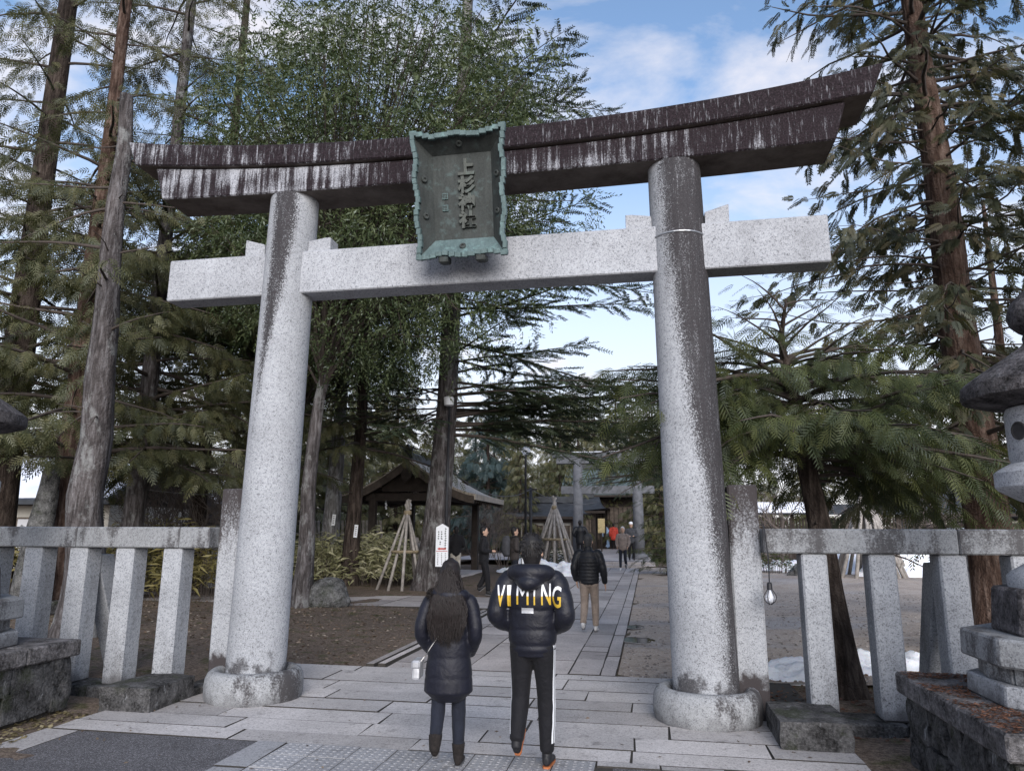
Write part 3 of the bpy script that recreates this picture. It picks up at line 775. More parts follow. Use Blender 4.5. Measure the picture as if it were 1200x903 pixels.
def crown_arrays(): return dict(P=[], D=[], S=[], R=[])
def limb(rng, start, az, elev, L, droop, n=7, wob=.12):
    pts = [Vector(start)]; d = Vector((math.cos(az)*math.cos(elev), math.sin(az)*math.cos(elev), math.sin(elev)))
    for i in range(n):
        d = (d+Vector((rng.uniform(-wob, wob), rng.uniform(-wob, wob), rng.uniform(-wob, wob)*.6-droop/n))).normalized()
        pts.append(pts[-1]+d*(L/n))
    return pts
def samp(pts, s):
    f = s*(len(pts)-1); i = min(int(f), len(pts)-2); return pts[i].lerp(pts[i+1], f-i), (pts[i+1]-pts[i]).normalized()
def dress(A, rng, pts, L, step, tw0, tw1, fsz, fstep, s0=.2, dr=.25, flat=.35, tube=None):
    """side twigs along a limb, each carrying fronds"""
    n = max(2, int(L*(1-s0)/step)); side = rng.choice((-1, 1))
    for i in range(n):
        s = s0+(1-s0)*(i+rng.random()*.7)/n
        p, d = samp(pts, min(s, .999)); side = -side
        lat = d.cross(Vector((0, 0, 1)))
        if lat.length < .1: lat = Vector((1, 0, 0))
        lat.normalize()
        td = (d*.75+lat*side*rng.uniform(.5, 1.1)+Vector((0, 0, rng.uniform(-.3, .25)-dr*.4))).normalized()
        tl = (tw0+(tw1-tw0)*s)*rng.uniform(.7, 1.25)
        if tube is not None and tl > .45: tube.tube([p, p+td*tl*.8], [.008, .003], 3, cap=False)
        m = max(1, int(tl/fstep))
        for k in range(m):
            q = p+td*(tl*(k+.3)/m)
            fd = td+lat*side*rng.uniform(-.5, .5)*(.6 if k < m-1 else .2)+Vector((rng.uniform(-.2, .2), rng.uniform(-.2, .2), -dr*rng.uniform(.2, 1.3)))
            A['P'].append(q); A['D'].append(fd); A['S'].append(fsz*rng.uniform(.65, 1.25)); A['R'].append(rng.gauss(0, flat))
    p, d = samp(pts, .999)
    A['P'].append(p); A['D'].append(d+Vector((0, 0, -dr*.5))); A['S'].append(fsz); A['R'].append(0)
def trunk_mesh(pts, r0, r1, rng, n=14, flare=1.35, flute=.07, power=1.0):
    """tapered, fluted trunk through pts"""
    mb = MB(); K = len(pts)*3; P = []; Rr = []
    for i in range(K+1):
        s = i/K; p, _ = samp(pts, min(s, .9999)); P.append(p)
        r = r0+(r1-r0)*s**power
        r *= 1+(flare-1)*math.exp(-s*len(pts)*2.2)
        Rr.append(r)
    ph = rng.uniform(0, 9); vs = []; fs = []
    for i in range(K+1):
        for k in range(n):
            a = 2*PI*k/n
            f = 1+flute*(math.sin(3*a+ph+i*.13)+.6*math.sin(5*a+ph*2-i*.17))*(1+1.2*math.exp(-i/3))+.05*fbm(math.cos(a)*1.3+ph, math.sin(a)*1.3, i*.35, 3)
            vs.append(P[i]+Vector((math.cos(a)*Rr[i]*f, math.sin(a)*Rr[i]*f, 0)))
    for i in range(K):
        for k in range(n): fs.append((i*n+k, i*n+(k+1) % n, (i+1)*n+(k+1) % n, (i+1)*n+k))
    fs.append(tuple(K*n+k for k in range(n)))
    return mb.add(vs, fs)
def tree(name, label, base, pts, r0, r1, bark, seed, limbs=(), leaf=None, tmpl=T_FROND, group=None, cat='tree', stubs=0, n=14, flare=1.35, wood='twig', power=1.0):
    """limbs: list of dicts describing whorls of branches; pts are relative to base"""
    rng = random.Random(seed); g = empty(name, base, 0, label, cat, group)
    pts = [Vector(p) for p in pts]
    tk = trunk_mesh(pts, r0, r1, rng, n, flare, power=power).build('trunk', M[bark], g, smooth=True)
    H = pts[-1].z; A = crown_arrays(); wd = MB()
    for L_ in limbs:
        N = L_['n']
        for i in range(N):
            u = (i+rng.random())/N; z = L_['z0']+(L_['z1']-L_['z0'])*u
            s = min(.995, max(.01, z/H)); p, _ = samp(pts, s)
            if 'az' in L_: az = math.radians(rng.uniform(*L_['az']))
            else: az = i*2.39996+rng.uniform(-.5, .5)
            ln = (L_['l0']+(L_['l1']-L_['l0'])*u)*rng.uniform(.7, 1.2)
            el = math.radians(L_.get('el', 5)+rng.uniform(-1, 1)*L_.get('ej', 12))
            pp = limb(rng, p, az, el, ln, L_.get('droop', .35), 7, L_.get('wob', .12))
            rb = L_.get('rb', .014)*ln+.006
            wd.tube(pp, [rb*(1-.85*k/7) for k in range(8)], 5, cap=False)
            if L_.get('bare') and rng.random() < L_['bare']:
                continue
            dress(A, rng, pp, ln, L_.get('step', .16), L_.get('t0', .7), L_.get('t1', .3), L_.get('f', .32), L_.get('fs', .17), L_.get('s0', .22), L_.get('dr', .3), L_.get('flat', .35), wd if L_.get('tw') else None)
    for i in range(stubs):
        s = rng.uniform(.3, .95); p, _ = samp(pts, s); az = rng.uniform(0, 6.28)
        pp = limb(rng, p, az, rng.uniform(-.2, .5), rng.uniform(.3, 1.3), .1, 4, .25); wd.tube(pp, [.022, .018, .012, .008, .004], 4, cap=False)
    if wd.v:
        me = bpy.data.meshes.new('branches'); me.from_pydata(wd.v, [], wd.f); tag(link('branches', me, M[wood], g, smooth=True), kind='stuff')
    if A['P'] and leaf:
        tag(scatter('crown', tmpl, A['P'], A['D'], A['S'], A['R'], M[leaf], g, seed), kind='stuff')
    return g
def lean_pts(base, top, n=7, wob=.05, seed=0):
    r = random.Random(seed); base, top = Vector(base), Vector(top); d = top-base
    return [Vector((0, 0, -.1))]+[d*(i/n)+Vector((r.uniform(-wob, wob), r.uniform(-wob, wob), 0))*(1 if i < n else 0) for i in range(1, n+1)]

# --- right: leaning cypress just inside the fence
b11 = on_ground(992, 812); b11.z = -.02
k11 = at_y(938, 490, b11.y+.25)
p11 = lean_pts(b11, k11, 5, .02, 3); e = p11[-1]
p11 += [e+Vector((-.10, .05, .5)), e+Vector((-.12, .15, 1.0)), e+Vector((-.02, .2, 1.5))]
tree('leaning_cypress', 'leaning young cypress with drooping fronds behind the granite fence on the lantern side', b11, p11,   .165, .012, 'bark_dark', 21,
     [dict(n=36, z0=2.3, z1=2.95, l0=1.95, l1=1.85, el=14, droop=.55, step=.085, t0=.62, t1=.30, f=.27, fs=.105, s0=.15, dr=.65, flat=.7, tw=1),
      dict(n=30, z0=2.9, z1=3.6, l0=1.85, l1=1.4, el=20, droop=.5, step=.09, t0=.55, t1=.3, f=.25, fs=.105, s0=.2, dr=.6, flat=.7, tw=1),
      dict(n=14, z0=3.5, z1=4.4, l0=1.1, l1=.6, el=38, droop=.4, step=.13, t0=.4, t1=.25, f=.24, fs=.14, s0=.25, dr=.4),
      dict(n=7, z0=2.5, z1=3.3, l0=2.5, l1=2.3, az=(-165, -118), el=10, droop=.5, step=.09, t0=.55, t1=.3, f=.27, fs=.105, dr=.65, flat=.7, tw=1),
      dict(n=7, z0=2.0, z1=2.6, l0=1.7, l1=1.7, az=(-35, 55), el=2, droop=.5, step=.09, t0=.6, t1=.3, f=.27, fs=.105, dr=.65, flat=.7)],
     'hinoki', T_FROND, stubs=5, power=1.3)
# --- right: tall sparse cypress behind the lantern
b12 = at_y(1172, 690, 10.8); b12.z = -.02
t12 = at_y(1058, -60, 10.8)
p12 = lean_pts(b12, t12, 9, .03, 5); e = p12[-1]; p12 += [e+Vector((-.2, 0, 1.8)), e+Vector((-.4, 0, 3.6))]
tree('tall_cypress', 'tall sparse cypress with brown tinged sprays rising behind the stone lantern', b12, p12, .30, .09, 'bark_red', 33,
     [dict(n=30, z0=2.4, z1=4.6, l0=2.3, l1=2.4, el=2, droop=.45, step=.11, t0=.6, t1=.35, f=.34, fs=.17, s0=.2, dr=.45, tw=1),
      dict(n=78, z0=4.4, z1=8.8, l0=2.6, l1=2.4, el=-4, droop=.1, step=.20, t0=.42, t1=.28, f=.27, fs=.075, s0=.18, dr=.6, flat=1.0, wob=.3, tw=1, rb=.006),
      dict(n=64, z0=8.6, z1=12.6, l0=2.5, l1=1.6, el=6, droop=.35, step=.20, t0=.42, t1=.28, f=.27, fs=.075, s0=.2, dr=.6, flat=1.0, wob=.2)],
     'hinoki_dark', T_CLUMP, stubs=26)
# dense lower cypress behind, filling under the leaning one
b13 = at_y(1215, 700, 14.5); b13.z = zg(14.5)-.03
tree('young_cypress', 'dense young cypress further back between the lantern and gravel yard', b13, [(0, 0, -.1), (.05, 0, 2), (0, .1, 4.5), (0, 0, 8)], .2, .03, 'bark_red', 35,
     [dict(n=55, z0=1.9, z1=7.6, l0=2.5, l1=.5, el=8, droop=.4, step=.20, t0=.6, t1=.3, f=.36, fs=.2, s0=.15, dr=.45)], 'hinoki', T_FROND_M)

# --- left: trunks behind the fence
b1 = at_y(96, 690, 10.2); b1.z = .0
t1 = at_y(148, 112, 10.2)
tree('broken_topped_cedar', 'bare cedar trunk snapped off at the top beside the left fence', b1, lean_pts(b1, t1, 9, .05, 2), .30, .105, 'bark_gray', 4,
     [dict(n=9, z0=3.6, z1=7.6, l0=2.2, l1=1.8, az=(120, 215), el=-4, droop=.2, step=.12, t0=.6, t1=.3, f=.28, fs=.125, dr=.75, flat=1.1),
      dict(n=5, z0=4.5, z1=8.4, l0=1.6, l1=1.4, az=(-60, 60), el=5, droop=.2, step=.12, t0=.5, t1=.3, f=.28, fs=.125, dr=.75, flat=1.1)], 'cedar', T_FROND_M, stubs=14)
b2 = at_y(64, 660, 13.2); b2.z = .02
tree('red_cedar', 'straight red barked cedar behind the broken-topped trunk', b2, [(0, 0, -.1), (.03, 0, 2), (.05, 0, 4), (.0, 0, 7), (.05, 0, 10), (0, 0, 19)], .33, .10, 'bark_red', 5,
     [dict(n=70, z0=5.8, z1=18.5, l0=3.6, l1=1.8, el=4, droop=.25, step=.115, t0=.85, t1=.4, f=0.34, fs=0.105, dr=.75, flat=1.1)], 'cedar', T_FROND_M, stubs=10)
b3 = at_y(-14, 660, 15.0); b3.z = .03
tree('thick_cedar', 'thick dark cedar trunk rising above the stone lantern roof rim', b3, [(0, 0, -.1), (0, 0, 3), (.05, 0, 6), (.02, 0, 10), (0, 0, 19)], .46, .20, 'bark_dark', 6,
     [dict(n=76, z0=6.0, z1=18.5, l0=4.0, l1=2.2, el=4, droop=.25, step=.115, t0=.9, t1=.4, f=0.34, fs=0.105, dr=.75, flat=1.1)], 'cedar', T_FROND_M, stubs=8)
b4 = at_y(150, 660, 15.2); b4.z = .03
tree('grey_cedar', 'grey lichened cedar trunk beside the bare twiggy shrubs', b4, [(0, 0, -.1), (.02, 0, 2), (.08, 0, 4), (.05, 0, 7), (.1, 0, 11), (.1, 0, 19)], .27, .11, 'bark_gray', 7,
     [dict(n=84, z0=5.6, z1=18.5, l0=3.6, l1=2.0, el=4, droop=.25, step=.115, t0=.85, t1=.4, f=0.34, fs=0.105, dr=.75, flat=1.1)], 'cedar', T_FROND_M, stubs=10)
b5 = at_y(228, 660, 18.5); b5.z = .05
tree('slender_cedar', 'slender cedar half hidden in foliage beyond the pale torii pillar', b5, [(0, 0, -.1), (.0, 0, 3), (.08, 0, 6), (.05, 0, 10), (.1, 0, 19)], .22, .10, 'bark_dark', 8,
     [dict(n=84, z0=5.6, z1=18.5, l0=3.8, l1=2.2, el=4, droop=.25, step=.115, t0=.85, t1=.4, f=0.34, fs=0.105, dr=.75, flat=1.1)], 'cedar', T_FROND_M, stubs=6)

# --- evergreen oak behind the left pillar: small drooping leaves
def oak(name, label, base, cx, cz, rx, rz, trunk_r, seed, nclump, leaf='oak', sz=.42):
    rng = random.Random(seed); g = empty(name, base, 0, label, 'tree')
    top = Vector((cx, 0, cz))
    tp = [Vector((0, 0, -.1)), Vector((.05, .03, 1.2)), Vector((.02, .0, 2.6)), Vector((.10, .05, 4.4)), Vector((cx*.35, .1, cz*.75)), top]
    trunk_mesh(tp, trunk_r, trunk_r*.4, rng, 12, 1.4, .10).build('trunk', M['bark_gray'], g, smooth=True)
    A = crown_arrays(); wd = MB()
    for i in range(nclump):
        while True:
            q = Vector((rng.uniform(-1, 1), rng.uniform(-1, 1), rng.uniform(-1, 1)))
            if .25 < q.length < 1: break
        c = top+Vector((q.x*rx, q.y*rx, q.z*rz))
        st, _ = samp(tp, rng.uniform(.62, .97))
        wd.tube([st, st.lerp(c, .5)+Vector((0, 0, .25)), c], [.035, .022, .008], 4, cap=False)
        cr = rng.uniform(.55, .95)
        for k in range(int(34*cr*cr/.5)):
            w = Vector((rng.gauss(0, 1), rng.gauss(0, 1), rng.gauss(0, .8))).normalized()
            p = c+w*cr*rng.uniform(.3, 1)**.6
            A['P'].append(p); A['D'].append(w*.8+Vector((rng.uniform(-.3, .3), rng.uniform(-.3, .3), -.75))); A['S'].append(sz*rng.uniform(.7, 1.2)); A['R'].append(rng.uniform(0, 6.28))
    me = bpy.data.meshes.new('branches'); me.from_pydata(wd.v, [], wd.f); tag(link('branches', me, M['twig'], g), kind='stuff')
    tag(scatter('crown', T_LEAF, A['P'], A['D'], A['S'], A['R'], M[leaf], g, seed), kind='stuff'); return g
b6 = on_ground(352, 712); b6.z = zg(b6.y)
oak('evergreen_oak', 'evergreen oak with small drooping leaves behind the torii plaque', b6, 1.7, 9.6, 4.3, 4.6, .20, 17, 470)
b6b = at_y(330, 680, 20); b6b.z = zg(20)
oak('evergreen_oak', 'dark evergreen oak low behind the pale torii pillar', b6b, .2, 8.4, 4.6, 2.8, .22, 19, 270, sz=.56)

# --- great fir beside the water pavilion
b9 = on_ground(506, 692); b9.z = zg(b9.y)-.03
m9 = at_y(524, 470, b9.y); u9 = at_y(538, 150, b9.y)
p9 = [Vector((0, 0, -.1)), (m9-b9)*.33, (m9-b9)*.66, m9-b9, (m9-b9).lerp(u9-b9, .5), u9-b9, u9-b9+Vector((.2, 0, 4)), u9-b9+Vector((.2, 0, 8))]
tree('great_fir', 'great fir with layered branches leaning beside the water pavilion', b9, p9, .40, .12, 'bark_gray', 9,
     [dict(n=13, z0=7.6, z1=9.8, l0=6.2, l1=6.0, az=(-14, 40), el=3, ej=4, droop=.16, step=.12, t0=1.25, t1=.45, f=.38, fs=.13, s0=.12, dr=.15, flat=.5, wob=.10, rb=.007),
      dict(n=9, z0=8.4, z1=9.6, l0=4.2, l1=4.0, az=(35, 320), el=-2, droop=.2, step=.17, t0=1.0, t1=.45, f=.36, fs=.13, s0=.2, dr=.15, rb=.007),
      dict(n=20, z0=9.8, z1=16.5, l0=6.2, l1=5.0, az=(-55, 40), el=10, droop=.1, step=.12, t0=1.2, t1=.4, f=.38, fs=.13, s0=.12, dr=.12, flat=.5, wob=.10, rb=.007),
      dict(n=26, z0=9.0, z1=19, l0=4.4, l1=3.0, az=(40, 310), el=8, droop=.1, step=.17, t0=1.0, t1=.4, f=.36, fs=.13, s0=.2, dr=.15, rb=.007)],
     'fir', T_NEEDLE, stubs=10, flare=1.35)
# trunks in the bamboo grass
b7 = at_y(386, 640, 21.5); b7.z = zg(21.5)
tree('lichened_tree', 'pale lichen covered trunk in the bamboo grass', b7, [(0, 0, -.1), (.05, 0, 2), (.1, 0, 4), (.12, 0, 6), (.1, 0, 12)], .30, .14, 'bark_pale', 12,
     [dict(n=26, z0=6.6, z1=11.5, l0=2.6, l1=1.6, el=8, droop=.3, step=.14, t0=.9, t1=.4, f=.34, fs=.17, dr=.75, flat=1.1)], 'cedar', T_FROND_M, stubs=5)
b8 = on_ground(409, 668); b8 = at_y(409, 664, 20.2); b8.z = zg(20.2)
tree('brown_cedar', 'brown cedar trunk with a white tag in front of the pavilion', b8, [(0, 0, -.1), (.08, 0, 1.6), (.14, 0, 3.2), (.2, 0, 5), (.22, 0, 11)], .25, .13, 'bark_dark', 13,
     [dict(n=30, z0=6.6, z1=10.8, l0=2.8, l1=1.6, el=4, droop=.3, step=.14, t0=.9, t1=.4, f=.34, fs=.17, dr=.75, flat=1.1)], 'cedar', T_FROND_M, stubs=4)

# --- shrub tree right of the path, boughs reaching over it
b10 = on_ground(768, 668); b10.z = zg(b10.y)
tree('bushy_yew', 'bushy dark yew overhanging the far end of the approach path', (0.75, 27.5, zg(27.5)), [(0, 0, -.1), (.05, 0, 1), (0, 0, 2.5), (.1, 0, 5)], .16, .04, 'bark_dark', 41,
     [dict(n=46, z0=.4, z1=4.6, l0=1.55, l1=1.0, el=10, droop=.35, step=.17, t0=.55, t1=.3, f=.36, fs=.18, s0=.1, dr=.3)], 'hinoki', T_FROND_M)
tree('overhanging_pine', 'pine with long boughs hanging across the far torii', (1.9, 24, zg(24)), [(0, 0, -.1), (-.1, 0, 2), (.0, 0, 4), (.1, 0, 6.5)], .2, .06, 'bark_dark', 43,
     [dict(n=22, z0=3.3, z1=6.3, l0=4.6, l1=3.6, az=(140, 220), el=4, droop=.3, step=.13, t0=.8, t1=.4, f=.28, fs=.2, s0=.12, dr=.25),
      dict(n=14, z0=3.4, z1=6.4, l0=2.2, l1=1.4, el=5, droop=.3, step=.2, t0=.7, t1=.35, f=.28, fs=.2, dr=.25)], 'fir', T_FROND_M)

# --- background trees (copies of three prototypes)
def proto(seed, H, r, L0, L1, leaf, tmpl=T_TUFT, f=.60, n=66, z0=.12, name='background_cedar'):
    return tree(name, 'x', (0, -400, 0), [(0, 0, -.2), (.05, 0, H*.3), (0, .05, H*.6), (0, 0, H)], r, .04, 'bark_dark', seed,
         [dict(n=n, z0=H*z0, z1=H*.97, l0=L0, l1=L1, el=2, droop=.25, step=.24, t0=1.0, t1=.5, f=f, fs=.21, s0=.1, dr=.8, flat=1.2)], leaf, tmpl, n=8)
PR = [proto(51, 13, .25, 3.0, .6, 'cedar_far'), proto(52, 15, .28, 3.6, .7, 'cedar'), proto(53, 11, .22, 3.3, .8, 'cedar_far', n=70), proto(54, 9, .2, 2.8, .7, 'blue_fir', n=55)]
LAB = ['slim olive green conifer', 'dark green conifer', 'broad olive conifer', 'blue green conifer beyond the water pavilion roof']
used = [False]*4
def place(i, x, y, sc_, rz, u=500):
    o = PR[i] if not used[i] else copy_tree(PR[i]); used[i] = True
    o.location = (x, y, zg(min(y, 60))-.05); o.scale = (sc_, sc_, sc_*random.Random(int(x*10)).uniform(.9, 1.1)); o.rotation_euler = (0, 0, rz)
    where = 'behind the bare shrubs and storehouse' if u < 330 else 'behind the water pavilion' if u < 560 else 'behind the far torii and shrine hall' if u < 790 else 'beyond the paling fence across the yard'
    tag(o, LAB[i]+' '+where if i < 3 else LAB[i], 'tree', 'conifers '+where if i < 3 else None); return o
rb = random.Random(77)
place(3, -9.3, 42, 1.0, 1.0)
for u, Y, i, s in ((575, 43, 0, .62), (612, 41, 2, .60), (660, 45, 1, .62), (775, 37, 2, .62), (768, 44, 0, .75), (805, 40, 1, .7), (690, 70, 2, 1.2), (725, 74, 1, 1.1), (650, 72, 0, 1.1), (560, 50, 0, .82), (610, 54, 2, .92), (655, 52, 0, .82), (700, 56, 2, .95), (745, 54, 1, .72), (590, 62, 1, 1.0), (680, 66, 0, 1.1), (735, 68, 1, .95),
                   (520, 46, 1, .85), (470, 44, 2, 1.0), (430, 50, 0, 1.1), (395, 40, 2, 1.0), (350, 44, 1, 1.0), (300, 40, 0, 1.0), (255, 46, 1, 1.2), (205, 52, 2, 1.0), (120, 60, 0, .8), (-20, 52, 1, .9),
                   (330, 32, 1, .95),
                   (800, 58, 2, .75), (860, 52, 0, .55), (905, 60, 1, .55), (960, 54, 2, .62), (1010, 62, 0, .62), (1060, 55, 1, .55), (1110, 58, 2, .70), (1160, 52, 0, .62), (1215, 56, 1, .7), (1270, 52, 2, .8),
                   (545, 58, 2, .7), (630, 48, 2, .62), (665, 60, 1, .8), (715, 50, 0, .6), (760, 60, 2, .8), (500, 52, 2, .9), (450, 56, 1, 1.0), (370, 34, 2, .85), (300, 35, 2, .8), (830, 62, 1, .6), (890, 46, 2, .42), (940, 64, 0, .7), (1085, 48, 2, .45), (1135, 64, 1, .75), (1190, 62, 2, .8)):
    p = at_y(u, 620, Y); place(i, p.x, Y+rb.uniform(-1.5, 1.5), s, rb.uniform(0, 6.28), u)

# --- bare shrubs
def bare_shrub(name, label, base, H, seed, n=7, group=None, m='twig_pale', r=.03, spread=.5, depth=4):
    rng = random.Random(seed); g = empty(name, base, 0, label, 'shrub', group); mb = MB()
    def rec(p, d, L, r_, lv):
        q = [p]; dd = d
        for _ in range(3):
            dd = (dd+Vector((rng.gauss(0, .13), rng.gauss(0, .13), rng.gauss(0, .08)))).normalized(); q.append(q[-1]+dd*L/3)
        mb.tube(q, [r_, r_*.85, r_*.7, r_*.55], 4 if lv < 2 else 3, cap=False)
        if lv < depth:
            for _ in range(rng.choice((2, 3, 3))):
                s, _d = samp(q, rng.uniform(.4, .98))
                rec(s, (dd+Vector((rng.gauss(0, spread), rng.gauss(0, spread), rng.gauss(.12, .3)))).normalized(), L*rng.uniform(.55, .8), r_*.55, lv+1)
    for i in range(n):
        a = rng.uniform(0, 6.28); rec(Vector((math.cos(a)*.25, math.sin(a)*.25, -.05)), Vector((math.cos(a)*.28, math.sin(a)*.28, 1)).normalized(), H*.42, r, 0)
    me = bpy.data.meshes.new('stems'); me.from_pydata(mb.v, [], mb.f); tag(link('stems', me, M[m], g), kind='stuff'); return g
bs = bare_shrub('bare_shrub', 'leafless brown twiggy shrub beyond the fence on the cedar side', (at_y(205, 640, 18).x, 18, .04), 4.6, 3, 9, 'bare shrubs')
for k, (u, Y, s) in enumerate(((255, 20, 1.05), (285, 17.5, .85), (180, 22, 1.1), (232, 24, 1.2), (270, 26, 1.2), (310, 24, 1.0))):
    c = copy_tree(bs); c.location = (at_y(u, 640, Y).x, Y, zg(Y)); c.rotation_euler.z = k*1.3; c.scale = (s,)*3
fs_ = bare_shrub('bare_tree', 'pale leafless tree in the snow beside the far wooden fence', (at_y(912, 660, 31).x, 31, zg(31)), 4.2, 9, 3, 'bare trees by the far fence', 'twig_pale', .11, .6)
for k, (u, Y, s) in enumerate(((1146, 30, .9), (1075, 33, 1.0), (980, 36, .9), (1040, 38, 1.0))):
    c = copy_tree(fs_); c.location = (at_y(u, 660, Y).x, Y, zg(Y)); c.rotation_euler.z = k*1.9; c.scale = (s,)*3
for k, (u, Y, s) in enumerate(((560, 30, .75), (590, 31, .8), (575, 34, .8))):
    c = copy_tree(bs); c.location = (at_y(u, 640, Y).x, Y, zg(Y)); c.rotation_euler.z = k*1.1; c.scale = (s*.8, s*.8, s)
    tag(c, 'leafless thin shrub between the water pavilion and the black lamp post', 'shrub', 'shrubs by the pavilion')

# --- bamboo grass and ground plants
def t_blade(): return [(0, 0, 0), (.075, .42, .05), (0, 1, -.22), (-.075, .42, .05)], [(0, 1, 2, 3)]
def clump(name, label, base, rx, ry, h, n, m, seed, L=.30, group=None):
    rng = random.Random(seed); g = empty(name, base, 0, label, 'shrub', group); A = crown_arrays(); wd = MB()
    for i in range(n):
        a = rng.uniform(0, 6.28); q = math.sqrt(rng.random()); x, y = q*rx*math.cos(a), q*ry*math.sin(a)
        hh = h*math.sqrt(max(.06, 1-q*q*.9))*rng.uniform(.35, 1.05)*(1+.25*fbm(x*1.3, y*1.3, seed, 2))
        A['P'].append((x, y, hh)); b = rng.uniform(0, 6.28); A['D'].append((math.cos(b)+x*.3/rx, math.sin(b)-.35, rng.uniform(-.5, .55))); A['S'].append(L*rng.uniform(.6, 1.25)); A['R'].append(rng.gauss(0, .7))
        if i % 9 == 0: wd.tube([(x*.9, y*.9, -.05), (x, y, hh)], [.006, .004], 3, cap=False)
    me = bpy.data.meshes.new('stems'); me.from_pydata(wd.v, [], wd.f); tag(link('stems', me, M['twig'], g), kind='stuff')
    tag(scatter('leaves', t_blade(), A['P'], A['D'], A['S'], A['R'], M[m], g, seed), kind='stuff'); return g
for k, (u, Y, rx, h) in enumerate(((372, 20.3, 1.2, 1.25), (400, 21.2, 1.3, 1.5), (438, 20.9, 1.3, 1.45), (462, 21.6, 1.0, 1.3), (350, 21.5, 1.4, 1.4))):
    clump('bamboo_grass', 'pale edged bamboo grass around the tagged cedar trunk', (at_y(u, 640, Y).x, Y, zg(Y)), rx, 1.1, h, 1300, 'sasa', 60+k, .34, 'bamboo grass by the pavilion')
for k, (u, Y, rx, h) in enumerate(((20, 15.5, 1.4, 1.7), (70, 17, 1.3, 1.75), (118, 16.5, 1.0, 1.7), (195, 17, 1.3, 1.75), (232, 16, 1.0, 1.7), (160, 18.5, 1.3, 1.8))):
    clump('yellow_bamboo_grass', 'yellowish bamboo grass showing above the left fence rail', (at_y(u, 640, Y).x, Y, zg(Y)), rx, 1.0, h, 800, 'sasa_y', 80+k, .34, 'yellow bamboo grass behind the fence')
clump('low_shrub', 'small dark clipped shrub in the snow past the hanging bulb', (at_y(905, 660, 29).x, 29, zg(29)), .8, .6, .9, 700, 'hinoki', 95, .2)
clump('low_shrub', 'dark shrub wrapped inside the pole tepee by the far torii', (at_y(640, 660, 31.5).x, 30.2, zg(30)), 1.2, .7, 1.2, 900, 'hinoki', 96, .25)
# ------------------------------------------------------------------ buildings and objects in the grounds
M['wood_dark'] = m_simple('old_dark_timber', (.035, .027, .023), .85, noise_amt=.4, scale=5)
M['wood_mid'] = m_simple('weathered_timber', (.10, .080, .066), .85, noise_amt=.4, scale=5)
M['pole'] = m_simple('peeled_pole', (.27, .25, .235), .85, noise_amt=.4, scale=6)
M['white'] = m_simple('white_paint', (.68, .70, .74), .6, noise_amt=.06)
M['ink'] = m_simple('black_ink', (.015, .015, .02), .7)
M['red'] = m_simple('red_paint', (.42, .045, .035), .6)
M['black_metal'] = m_simple('black_steel', (.022, .023, .028), .5, .2)
M['wire'] = m_simple('cable', (.10, .10, .105), .6)
M['rope'] = m_simple('straw_rope', (.22, .18, .12), .9)
M['plaster'] = m_simple('cream_plaster', (.46, .44, .40), .85, noise_amt=.1, scale=2)
def m_shingle():
    t = NT('copper_shingle'); v = t.co(); X, Y, Z = t.sep(v)
    w = t.n('ShaderNodeTexBrick', {'Vector': t.co((1, 1, 1)), 'Scale': 4.0, 'Color1': (.42, .36, .295, 1), 'Color2': (.52, .455, .38, 1), 'Mortar': (.07, .06, .055, 1), 'Mortar Size': .02}).outputs[0]
    c = t.mix(.7, w, t.ramp(t.noise(v, 2.5, 5, .65), [(.3, .55), (.7, 1.35)]), 'MULTIPLY')
    return t.pbr(c, .7, t.bump(t.noise(v, 20, 4, .6), .4, .02))
M['shingle'] = m_shingle()
M['tile_roof'] = m_simple('dark_roof_tile', (.032, .036, .043), .6, noise_amt=.4, scale=3)
M['copper_green'] = m_simple('green_copper', (.075, .10, .105), .6, noise_amt=.3, scale=3)

